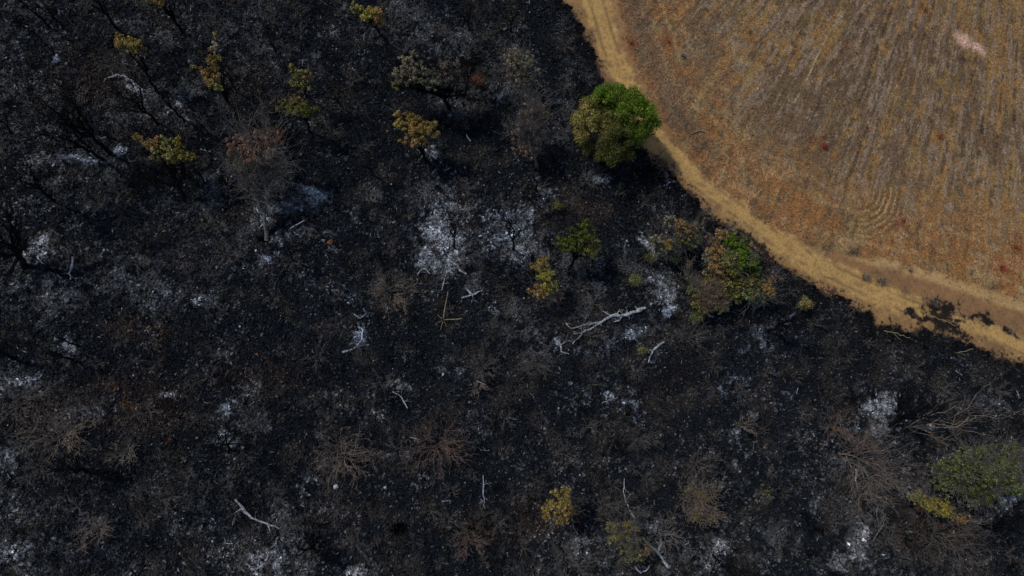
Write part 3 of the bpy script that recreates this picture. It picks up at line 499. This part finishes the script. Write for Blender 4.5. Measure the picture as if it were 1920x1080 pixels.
tree('scorched_tree', 'speckled yellow olive tree left of a pale tapering log near the bottom edge', 'scorched tree', (1180,1030), [(1170,1000,3),(1190,1010,3)], [(1152,992,36,36,'yolive',520,4,.45,.06),(1183,985,30,20,'yellow',420,4,.4,.06),(1165,1010,50,40,'yolive',700,3.6,.45,.06),(1185,1035,60,40,'yolive',700,3,.45,.06),(1212,1030,24,20,'bronze',240,3,.35,.06)], .08, 'dim', 49, depth=3, kids=3, fork=.2)
tree('scorched_tree', 'faint sparse yellow leaved tree right of the speckled one, with thin pale twigs', 'scorched tree', (1310,962), [(1300,925,2.5),(1330,925,2.5),(1290,965,2)], [(1320,930,30,20,'gold',220,3,.35,.055),(1296,918,34,16,'yolive',140,3,.35,.055),(1305,968,26,24,'gold',240,2.6,.35,.055),(1340,970,20,16,'yolive',80,2.4,.3,.055)], .06, 'brown', 50, depth=3, kids=3, fork=.2)
bush('scorched_shrub', 'thin sprinkle of yellow leaves low at the right of the faint sparse tree', 'scorched shrub', (1422,925), 26, 1.6, 'dim', 51, 7, 3, .02, [('yolive', 170, .9, .055)])
tree('green_tree', 'large dull moss green tree with loose feathery crown at the lower right edge', 'tree', (1812,920), [(1800,880,4),(1860,890,4),(1840,860,5)], [(1800,876,90,60,'moss',3200,5,.5,.065),(1845,880,110,70,'moss',4200,5.6,.5,.065),(1790,910,90,56,'moss',2600,4,.5,.065),(1850,915,110,66,'dgreen',3000,4.4,.5,.065),(1890,870,60,60,'moss',1800,5,.5,.065),(1905,905,60,60,'moss',1500,4.4,.5,.065),(1825,930,70,40,'drab',900,3.4,.5,.065),(1840,845,90,30,'moss',900,5.6,.5,.065),(1770,890,70,60,'moss',1100,4,.5,.065),(1905,845,50,40,'moss',900,5,.5,.065)], .22, 'dim', 52, depth=3, kids=3, fork=.3)
tree('scorched_tree', 'bright yellow low crown trailing to the right under the large moss green tree', 'scorched tree', (1738,962), [(1765,950,2.5),(1720,940,2)], [(1720,932,44,26,'yolive',700,3,.35,.06),(1745,945,46,34,'yellow',1400,3,.35,.06),(1770,948,40,36,'yellow',1500,3,.35,.06),(1772,962,44,22,'yellow',700,2.4,.35,.06),(1805,972,44,22,'bronze',560,2,.3,.06),(1735,955,50,16,'brownred',240,1.6,.35,.06)], .1, 'dim', 53, kids=3, fork=.25)

tree('scorched_tree', 'black forked tree at the top edge, its small golden crown cut by the frame', 'scorched tree', (342,62), [(312,14,4),(328,8,4),(318,30,3)], [(284,-2,40,20,'gold',700,5,.35),(300,4,26,16,'amber',300,5,.35)], .13, 'black', 54, kids=3, fork=.45)
tree('scorched_tree', 'tiny tree with a few yellow leaves left of the tall narrow orange tree', 'scorched tree', (374,150), [(366,132,2)], [(362,126,14,10,'yolive',90,2.4,.3,.06)], .04, 'black', 55, kids=1)
# ------------------------------------------------------------------ bare charred trees
CH = [((90,48),[(42,5),(20,-10),(60,8)],.10,'thin charred trunk forking at the far top left corner, left one of a close pair'),
 ((118,53),[(66,6),(78,-6)],.09,'thin charred trunk at the far top left corner, right one of a close pair'),
 ((68,62),[(20,36),(30,44)],.06,'short low charred sapling beneath the close pair of trunks at the top left'),
 ((222,55),[(170,-12),(190,-4),(168,8)],.12,'straight charred trunk leaving the top edge above the golden flat tuft'),
 ((445,174),[(412,114),(405,122),(430,128)],.08,'slim charred sapling just right of the tall narrow orange tree'),
 ((295,231),[(262,190),(228,176),(235,208),(256,140),(245,200)],.11,'charred tree with three crooked limbs below the pale curved fallen log'),
 ((338,222),[(300,180),(308,168),(315,195)],.10,'short charred trunk on ash right of the tree with three crooked limbs'),
 ((207,288),[(108,210),(120,232),(150,205),(140,190),(90,196)],.17,'stout charred leaning trunk with a wide fan of limbs, upper one of two'),
 ((195,299),[(128,266),(95,258),(82,248),(140,250)],.13,'charred trunk lying low beside pale ash, lower one of two leaning up left'),
 ((105,378),[(40,318),(25,330),(12,312),(60,322)],.13,'charred trunk near the left edge with thin limbs over a beige ash patch'),
 ((386,346),[(366,316),(372,322)],.07,'short charred post-like sapling right of the wide yellow olive crown'),
 ((46,503),[(0,448),(12,400),(38,442),(48,456),(-8,470),(14,520),(20,382)],.24,'thick black many-limbed charred tree at the left edge beside bright ash'),
 ((96,505),[(60,488),(50,478)],.06,'thin charred pole right at the foot of the thick tree on the left edge'),
 ((30,675),[(-8,656),(0,662)],.14,'charred trunk cut off by the left edge below the round ash patch'),
 ((137,676),[(104,664),(100,660)],.10,'low charred trunk just under the round ash patch near the left edge'),
 ((142,647),[(112,636),(105,632)],.07,'low charred trunk across the top of the round ash patch near the left edge'),
 ((854,466),[(855,410),(838,396),(868,400),(846,430)],.09,'spindly charred tree standing in the brightest white ash bed'),
 ((962,470),[(958,425),(940,404),(985,430),(950,410)],.10,'spindly charred tree standing in the right hand ash bed of the bright pair'),
 ((1000,445),[(1002,420),(1012,425)],.06,'charred sapling at the right rim of the right hand ash bed'),
 ((548,492),[(542,464),(538,460),(552,470)],.07,'tiny crooked charred sapling right of the rusty crowned tree foot'),
 ((1440,622),[(1474,604),(1484,612),(1495,592),(1462,596),(1470,622)],.14,'charred tree lying right over blue grey ash below the burn edge'),
 ((1238,588),[(1247,565),(1243,560)],.07,'leaning charred stub in the round white ash bed'),
 ((1666,803),[(1690,750),(1730,780),(1700,782),(1745,765),(1690,728)],.17,'black forked tree trunk at right over bright ash with limbs rising up right'),
 ((588,1040),[(575,1005),(600,1000),(560,1030),(612,1030),(586,990),(618,1050)],.14,'black many-limbed charred tree at bottom left of centre over grey ash'),
 ((1335,1040),[(1372,1060),(1350,1036),(1385,1072),(1332,1075)],.10,'charred tree over pale ash at the bottom edge'),
 ((430,845),[(405,815),(440,812),(425,800),(452,830),(395,830)],.10,'charred shrub-like tree over a pale ash patch at lower left'),
 ((160,885),[(120,868),(100,880),(200,884),(140,860)],.16,'dark charred bole with low limbs in the lower left'),
 ((1550,1010),[(1525,985),(1518,970),(1540,990)],.07,'thin charred sapling beside the beige ash patch at bottom right'),
 ((888,992),[(840,990),(905,1005),(900,975)],.08,'charred sapling with a long limb to the left above a reddish twiggy bush'),
 ((1175,780),[(1170,765),(1182,764)],.06,'very small charred sapling above the faint central brown shrubs'),
 ((640,200),[(622,168),(636,162),(606,182)],.07,'charred sapling right of the dense olive rounded tree'),
 ((1008,362),[(1000,330),(1020,335),(990,345)],.09,'charred stem tree in the dark ground below the tall reddish twiggy tree'),
 ((1225,345),[(1215,318),(1240,322),(1200,325),(1228,305)],.11,'charred spiny tree just below the big green tree'),
 ((1880,820),[(1900,790),(1860,800)],.09,'charred sapling at the right edge above the moss green tree'),
 ((1835,985),[(1880,980),(1905,968),(1862,992),(1900,995)],.16,'black low trunk running right under the yellow trailing crown'),
 ((700,330),[(690,298),(712,300),(680,312)],.07,'charred sapling left of the golden amber tree'),
 ((20,250),[(0,225),(12,215)],.08,'charred sapling at the left edge above the beige ash patch'),
 ((395,300),[(380,270),(392,262)],.06,'charred sapling between the wide yellow olive crown and the rusty crown'),
 ((520,100),[(502,66),(515,60),(495,80)],.08,'charred sapling left of the olive yellow tree at the top edge'),
 ((960,60),[(958,20),(975,15),(940,25)],.09,'charred sapling near the top edge left of the track'),
 ((880,60),[(872,15),(885,8),(862,25)],.10,'charred tree near the top edge above the pale antler-like twigs')]
for i, (b, t, r, lab) in enumerate(CH):
    tree('charred_tree', lab, 'charred tree', b, t, (), r, 'black', 100 + i, depth=2 if len(t) < 4 else 3, kids=2, fork=.42, spread=.55, up=.15, lo=1.2, amp=.28)

# ------------------------------------------------------------------ dead twiggy bushes seen from above
BU = [((645,856),58,2.8,'brown','spider-like bush of tan twigs, left one of two large ones at lower centre',46,12),
 ((822,834),66,3.2,'rust','spider-like bush of reddish twigs, right one of two large ones at lower centre',47,13),
 ((735,552),50,2.6,'brown','spider-like tan bush right of centre-left, over black ground above the yellow stick stump',48,11),
 ((875,357),30,2.0,'dim','small dim twiggy bush at the top of the brightest ash bed',49,8),
 ((1385,798),30,1.8,'brown','bush with pale curved twigs sweeping right from a small ash spot',50,7),
 ((905,690),40,2.0,'dim','dim tan twiggy bush at the middle below the yellow stick stump',51,9),
 ((895,730),22,1.5,'brown','small tan twig bush just under the dim one in the middle',52,7),
 ((243,852),30,1.8,'brown','small tan twig bush like a crown over black ground at lower left',53,9),
 ((118,818),60,2.2,'brown','wide sprawling bush of thin tan twigs at lower left',54,10),
 ((80,880),34,1.6,'dim','thin tan twig bush under the wide sprawling one at lower left',55,8),
 ((190,992),34,1.8,'brown','small tan twig bush near the bottom left corner',56,8),
 ((1008,682),34,2.0,'dim','brownish twig bush left of centre under the long forked white log',57,8),
 ((1290,632),44,2.2,'dim','reddish grey twig bush below the small lime green and tan bush',58,9),
 ((1600,862),98,3.4,'grey','large tangled bush of grey brown twigs at the lower right',59,14),
 ((1610,930),50,2.0,'brown','dim tangled twigs at the foot of the large brown tangle',60,9),
 ((1560,800),46,2.2,'rust','dim reddish twig bush at the upper left of the large brown tangle',61,9),
 ((880,1012),44,2.0,'rust','reddish twiggy bush near the bottom centre-left',62,9),
 ((1240,1000),44,2.2,'grey','grey twig bush right of the pale tapering log near the bottom',63,9),
 ((1062,850),34,1.8,'dim','faint grey brown twig bush in the lower centre',64,8),
 ((1200,820),34,1.8,'dim','faint twig bush right of the lower centre with a pale sprig',65,8),
 ((1300,870),44,1.8,'dim','faint grey twig bush above the sparse yellow leaved tree',66,8),
 ((430,480),34,1.8,'dim','reddish dim twig bush left of the rusty crowned tree foot',67,8),
 ((1100,800),30,1.6,'dim','dim twig bush in black ground at centre-right low',68,8),
 ((1190,700),30,1.4,'dim','dim twig bush under the forked white log by its right end',69,8),
 ((1060,1050),60,2.4,'dim','wide grey brown twig bush over grey ash at the bottom edge',70,11),
 ((1170,950),26,1.6,'dim','dim twig bush at the foot of the thin wavy white log',71,7),
 ((40,760),60,2.4,'dim','wide dim brown twig bush at the left edge of the lower part',72,10),
 ((240,130),40,1.8,'dim','dim twig bush left of the black trunk of the golden flat tuft',73,8),
 ((1240,320),34,1.8,'dim','dim spiny shrub beside the burn edge just below the big green tree',74,8),
 ((1060,90),30,1.2,'dim','low grey twig heap in the black strip near the top of the track',75,7),
 ((1750,1000),90,2.4,'dim','wide dark reddish twig bush below the yellow trailing crown',76,12),
 ((1450,520),28,1.6,'dim','grey twig bush on the burn edge right of the cauliflower-headed tree',77,8),
 ((1320,405),26,1.6,'grey','grey arched twigs at the burn edge above the straggling tufts',78,7),
 ((870,1000),20,1.0,'dim','little twig bush by the dark pit near the bottom',79,6)]
for b, R_, z, bk, lab, sdv, n in BU: bush('dead_shrub', lab, 'dead shrub', b, R_, z, bk, sdv, n, 4 if R_ > 32 else 3, .034 if bk != 'dim' else .028)
# long brown branches at the right
tree('dead_tree', 'bare brown tree with long thin branches reaching up right toward the edge', 'dead tree', (1690,803), [(1830,740,3),(1800,765,3),(1776,820,2),(1750,812,2.4),(1870,785,2),(1812,790,1.5),(1760,745,3.5)], (), .055, 'brown', 201, depth=2, kids=1, fork=.1, spread=.6, up=.05, twig=.9, amp=.45)
tree('dead_tree', 'slender pale forked sapling standing alone at the lower right', 'dead tree', (1638,1020), [(1652,985,2.5),(1657,965,3),(1645,950,3.4)], (), .05, 'grey', 202, depth=2, kids=1, fork=.3, spread=.4, twig=.6)
tree('dead_tree', 'bare trunk with reddish branches inside the large brown tangle at lower right', 'dead tree', (1570,850), [(1635,808,3),(1600,900,2),(1645,880,2.5),(1620,835,3)], (), .08, 'rust', 203, depth=3, kids=2, fork=.3, spread=.5)

# ------------------------------------------------------------------ fallen logs turned to ash
log('long forked white log with branching tips lying left of the round ash bed', [(1208,577),(1180,590),(1147,593),(1123,607),(1100,620),(1083,627)], .21, .09, [[(1147,593),(1127,583)],[(1120,605),(1093,610),(1070,617),(1060,606)],[(1098,620),(1082,634),(1073,645)],[(1083,627),(1072,626)],[(1165,590),(1160,602),(1150,604)]], 'ash', 301)
log('white broken log pieces scattered at the left tip of the long forked log', [(1038,634),(1048,645),(1052,660),(1066,664)], .12, .06, [[(1048,648),(1062,640)]], 'ash', 302)
log('pale straight log lying right of the small white sticks at centre', [(866,559),(884,553),(904,546)], .12, .09, [[(884,553),(872,540)]], 'ash', 303)
log('blue white crooked ash log at left of centre below the tan spider-like bush', [(643,661),(662,655),(677,640),(682,625),(677,616),(672,613)], .11, .08, [[(680,632),(685,645)],[(676,627),(666,622)]], 'bluash', 304)
log('little blue white forked log left above the crooked ash log', [(662,589),(676,598),(687,588)], .08, .05, [], 'bluash', 305)
log('white tapering log pointing down right at lower left', [(443,935),(455,952),(472,972),(490,978),(524,991)], .14, .07, [[(455,952),(440,962)],[(505,985),(508,1002)]], 'ash', 306)
log('pale curved log above the charred tree with three crooked limbs', [(204,148),(222,143),(232,144),(248,155),(262,168),(270,174)], .06, .17, [[(258,166),(260,182)]], 'ash', 307)
log('short knobbly grey log left of the upper of two ash flecks at lower centre', [(735,735),(748,741),(757,752),(764,766)], .07, .06, [], 'ash', 308)
log('thin wavy white log standing out above the speckled yellow tree', [(1171,898),(1169,920),(1172,940),(1178,958),(1188,970)], .05, .08, [], 'ash', 309)
log('pale tapering log at the right side of the speckled yellow tree', [(1203,1005),(1213,1020),(1228,1030),(1238,1042),(1252,1064)], .09, .14, [[(1233,1035),(1240,1015)]], 'ash', 310)
log('thin blue grey log running down at the lower middle', [(905,892),(905,915),(908,942)], .06, .05, [], 'bluash', 311)
log('small hooked white log in black ground at right of the lower middle', [(1130,738),(1137,745),(1136,753),(1128,756)], .07, .05, [], 'ash', 312)
log('upright white log streak right of bright ash near the left edge', [(139,484),(136,500),(132,512),(134,526)], .08, .05, [], 'ash', 313)
log('thin white stick just below the brightest ash bed', [(836,514),(833,525),(828,545)], .05, .06, [], 'ash', 314)
log('bone white bent log low below the round ash bed', [(1243,642),(1228,652),(1220,662),(1215,680)], .1, .06, [[(1222,660),(1216,656)]], 'ash', 315)
log('faint grey log lying diagonally left above the orange clod', [(547,430),(558,422),(572,414)], .06, .05, [], 'ash', 316)
log('broken white log at the lower right rim of the brightest ash bed', [(845,492),(856,498),(864,510),(874,515)], .13, .09, [[(858,500),(850,508)]], 'ash', 317)
log('white arched log at the lower left rim of the brightest ash bed', [(782,518),(790,505),(798,506),(806,514)], .07, .06, [], 'ash', 318)
log('flat white log slanting beside the trunk of the golden amber tree', [(805,290),(812,294),(818,299)], .16, .1, [], 'ash', 319, lump=False)
log('small white peg right of the golden amber tree', [(873,254),(877,260),(882,267)], .05, .08, [], 'ash', 320, lump=False)
log('grey white log with hooked end near the bottom edge right of centre', [(1190,1062),(1200,1073),(1210,1070),(1216,1062)], .08, .05, [], 'ash', 321)
log('vertical white log below the reddish tangle at the right', [(1602,880),(1603,900),(1605,918)], .1, .06, [], 'ash', 322)
log('long thin straw coloured branch on the burn edge by the track', [(1655,622),(1680,626),(1704,634)], .05, .03, [[(1670,623),(1690,640)]], 'straw', 323, 'fallen_branch', 'fallen branch', False)
log('second thin pale branch further right along the burn edge', [(1785,662),(1805,660),(1822,655)], .04, .03, [[(1795,661),(1812,668)]], 'straw', 324, 'fallen_branch', 'fallen branch', False)
log('pale curved branch in the field shadow just right of the big green tree', [(1295,252),(1305,247),(1318,245),(1330,250)], .05, .03, [], 'straw', 325, 'fallen_branch', 'fallen branch', False)
log('thin pale pole lying across the burnt smear on the track', [(1735,590),(1765,600),(1790,612)], .035, .03, [], 'grey' if 0 else 'straw', 326, 'fallen_branch', 'fallen branch', False)
log('pair of pale sticks by the track side patch of grey weeds', [(1540,517),(1560,522),(1575,525)], .03, .025, [], 'straw', 327, 'fallen_branch', 'fallen branch', False)
# cut stump with two long straw coloured sticks
def sticks():
    B = px(831, 601); root = empty('stick_stump', tuple(B)); tag(root, 'black stump with two long straw yellow sticks, one pointing up and one pointing right', 'stump')
    rng = np.random.default_rng(5); T = Tubes(); T.add(wiggle(B - np.array([0, 0, .2]), B + np.array([0, 0, .5]), 4, .1, rng), [.22, .2, .17, .14], 8); T.build('stump', BARK['black'], root, B)
    for (a, z, r) in (((840,547), .9, .045), ((866,597), .7, .05), ((820,590), .6, .03), ((826,618), .5, .03), ((818,606), .5, .025), ((838,612), .5, .025)):
        T = Tubes(); T.add(wiggle(B + np.array([0, 0, .3]), px(a[0], a[1], z), 5, .06, rng), np.linspace(r, r * .6, 5), 5); T.build('stick', BARK['straw'], root, B)
sticks()
# chips and clods
def lump(name, label, cat, x, y, r, mat, seed, flat=.6, group=None):
    rng = np.random.default_rng(seed); B = px(x, y); root = empty(name, tuple(B)) if 0 else None; bm_V = []; Q = []
    nu, nv = 9, 6; th = np.arange(nu) * 2 * math.pi / nu
    for j in range(nv + 1):
        ph = -math.pi / 2 + math.pi * j / nv
        for a in th: rr = r * (1 + rng.normal(0, .16)); bm_V.append((rr * math.cos(ph) * math.cos(a), rr * math.cos(ph) * math.sin(a) * .8, rr * flat * math.sin(ph)))
    for j in range(nv):
        for i in range(nu): Q.append((j * nu + i, j * nu + (i + 1) % nu, (j + 1) * nu + (i + 1) % nu, (j + 1) * nu + i))
    o = link(name, mesh_np(name, np.array(bm_V), np.array(Q), mat)); o.location = (B[0], B[1], float(gh(B[0], B[1])) + r * flat * .4); tag(o, label, cat, group); return o
lump('ash_chip', 'bright white lump between the two spider-like bushes, brightest of the pale flecks', 'ash lump', 630, 912, .26, M_rock, 1)
lump('ash_chip', 'small white lump right of the brightest one at lower centre', 'ash lump', 723, 914, .18, M_rock, 2)
lump('ash_chip', 'pale flat slab at the top left under the golden amber tree', 'ash slab', 788, 275, .32, M_rock, 3, .3)
lump('ash_chip', 'pale flat slab under the middle of the golden amber tree', 'ash slab', 797, 282, .26, M_rock, 4, .3)
lump('ash_chip', 'pale flat slab at the right under the golden amber tree', 'ash slab', 812, 276, .24, M_rock, 5, .3)
lump('earth_clod', 'orange red clod alone in black ground right of the rusty crowned tree', 'clod', 620, 455, .30, M_clod, 6)
lump('earth_clod', 'small orange clod in black ground below centre left', 'clod', 481, 664, .18, M_clod, 7)
lump('earth_clod', 'small orange clod at the lower left near brown stained ground', 'clod', 320, 823, .2, M_clod, 8)
lump('earth_clod', 'tiny orange clod right of the brown stained ground', 'clod', 251, 795, .12, M_clod, 9)
# small plants in the field and on the track
for (x, y, R_, pal, cnt, lab) in [(1546,277,9,'red',260,'brightest red low shrub alone in the middle of the field'),(1544,259,7,'orange',90,'faint orange red shrub just above the brightest red one'),(1761,257,7,'orange',120,'orange red shrub in the right part of the field below the pale scar'),
     (1726,10,5,'orange',80,'upper of two tiny red shrubs near the top edge of the field'),(1733,20,5,'orange',80,'lower of two tiny red shrubs near the top edge of the field'),(1876,503,9,'red',130,'dark red shrub near the right edge above the track'),(1691,413,6,'red',60,'dark red shrub at the end of the curved wheel marks'),(1904,466,6,'red',90,'red shrub at the right edge of the field'),(1182,80,6,'orange',70,'orange shrub on the field side of the track near the top'),(1253,78,5,'orange',60,'faint orange shrub in the field right of the top of the track')]:
    bush('red_shrub', lab, 'red shrub', (x, y), R_, .35, 'rust', int(x), 5, 3, .01, [(pal, cnt, .8, .06)])
for (x, y, R_, pal, cnt, lab) in [(1622,521,14,'drab',300,'left of two grey weed patches between the wheel tracks'),(1652,529,13,'greybrown',260,'right of two grey weed patches between the wheel tracks'),(1597,474,12,'greybrown',160,'dark grey weed clump on the field side of the track'),(1750,568,18,'greybrown',120,'dark spiny weed beside the burnt smear on the track'),
     (1705,508,6,'greybrown',70,'small dark weed on the upper wheel track'),(1890,622,7,'greybrown',80,'small dark weed at the far right of the track'),(1500,62,7,'drab',80,'grey weed in the field near the top of the long straight scratch'),(1280,107,8,'greybrown',110,'dark weed in the field right of the track above the big green tree'),(1405,62,6,'drab',70,'grey green weed in the upper part of the field')]:
    bush('field_weed', lab, 'weed', (x, y), R_, .4, 'dim', int(x) + 1, 7, 3, .012, [(pal, cnt, .8, .055)])

# ------------------------------------------------------------------ repeats: low burnt undergrowth
def proto_shrub(name, bark, seed, R_, z, n):
    return bush(name, None, None, (740, 830), R_, z, bark, seed, n, 3, .022)
rng = np.random.default_rng(77)
KEEP = [(p[0][0], p[0][1]) for p in CH]
def scatter(protos, count, group, label, cat, smin, smax, dmin, seed):
    rng = np.random.default_rng(seed); placed = []; tries = 0; used = set()
    while len(placed) < count and tries < 20000:
        tries += 1; u, v_ = rng.uniform(5, 1915), rng.uniform(5, 1075); p = px(u, v_)
        d, s_, _ = seg_dist(np.array([p[0]]), np.array([p[1]]), BURN)
        if d[0] * s_[0] > -.9: continue
        if any((p[0] - q_[0]) ** 2 + (p[1] - q_[1]) ** 2 < dmin ** 2 for q_ in placed): continue
        placed.append(p); k = int(rng.integers(0, len(protos))); pr = protos[k]
        if k not in used: r_ = pr; used.add(k)
        else:
            r_ = pr.copy(); scene.collection.objects.link(r_)
            for ch in PCH[pr.name]:
                c = ch.copy(); scene.collection.objects.link(c); c.parent = r_
        r_.location = (p[0], p[1], float(gh(p[0], p[1]))); s = rng.uniform(smin, smax); r_.scale = (s, s, s); r_.rotation_euler = (0, 0, rng.uniform(0, 6.28)); tag(r_, label, cat, group)
    for k, pr in enumerate(protos):
        if k not in used:
            for ch in PCH[pr.name]: bpy.data.objects.remove(ch)
            bpy.data.objects.remove(pr)
PCH = {}
def protos(specs):
    out = []
    for sp in specs:
        before = set(bpy.data.objects); o = proto_shrub(*sp); out.append(o); PCH[o.name] = [c for c in set(bpy.data.objects) - before if c.parent == o]
    return out
scatter(protos([('burnt_shrub', 'black', 401, 22, 1.4, 6), ('burnt_shrub', 'black', 402, 18, 1.8, 5), ('burnt_shrub', 'black', 403, 26, 1.1, 7), ('burnt_shrub', 'black', 404, 14, 1.6, 4)]), 200, 'low black burnt shrubs scattered through the ash', 'low black leafless burnt shrub among ash and cinders', 'burnt shrub', .5, 1.15, 1.6, 9)
scatter(protos([('twiggy_shrub', 'dim', 411, 24, 1.2, 7), ('twiggy_shrub', 'dim', 412, 18, 1.0, 6), ('twiggy_shrub', 'dim', 413, 28, 1.4, 8), ('twiggy_shrub', 'dim', 414, 32, 1.1, 6)]), 270, 'small dim brown twiggy shrubs scattered through the burnt ground', 'small dim brown twiggy shrub low on the burnt ground', 'twiggy shrub', .45, 1.1, 1.5, 10)
def stick_proto(seed, mat):
    rng = np.random.default_rng(seed); T = Tubes(); L = rng.uniform(.5, 1.1); p = np.array([-L / 2, 0, .1]); P = wiggle(p, np.array([L / 2, 0, .12]), 6, .3, rng); P[:, 2] = .12 + np.abs(P[:, 2]) * .2; T.add(P, rng.uniform(.025, .05) * np.array([1, 1.2, .9, 1, .7, .5]), 5)
    for j in (2, 4): grow(T, P[j].copy(), np.array([rng.uniform(-.3, 1), rng.choice([-1, 1]), .05]), .3, .025, 1, rng, 0, .6, 2, .012, .4)
    return T.build('ash_stick', BARK[mat], None, (0, 0, 0))
ps = [stick_proto(500 + i, 'ash' if i % 3 else 'bluash') for i in range(6)]
for p_ in ps: PCH[p_.name] = []
scatter(ps, 95, 'small burnt sticks turned to white ash', 'small crooked stick burnt to white ash lying among cinders', 'ash stick', .4, .95, 1.8, 12)
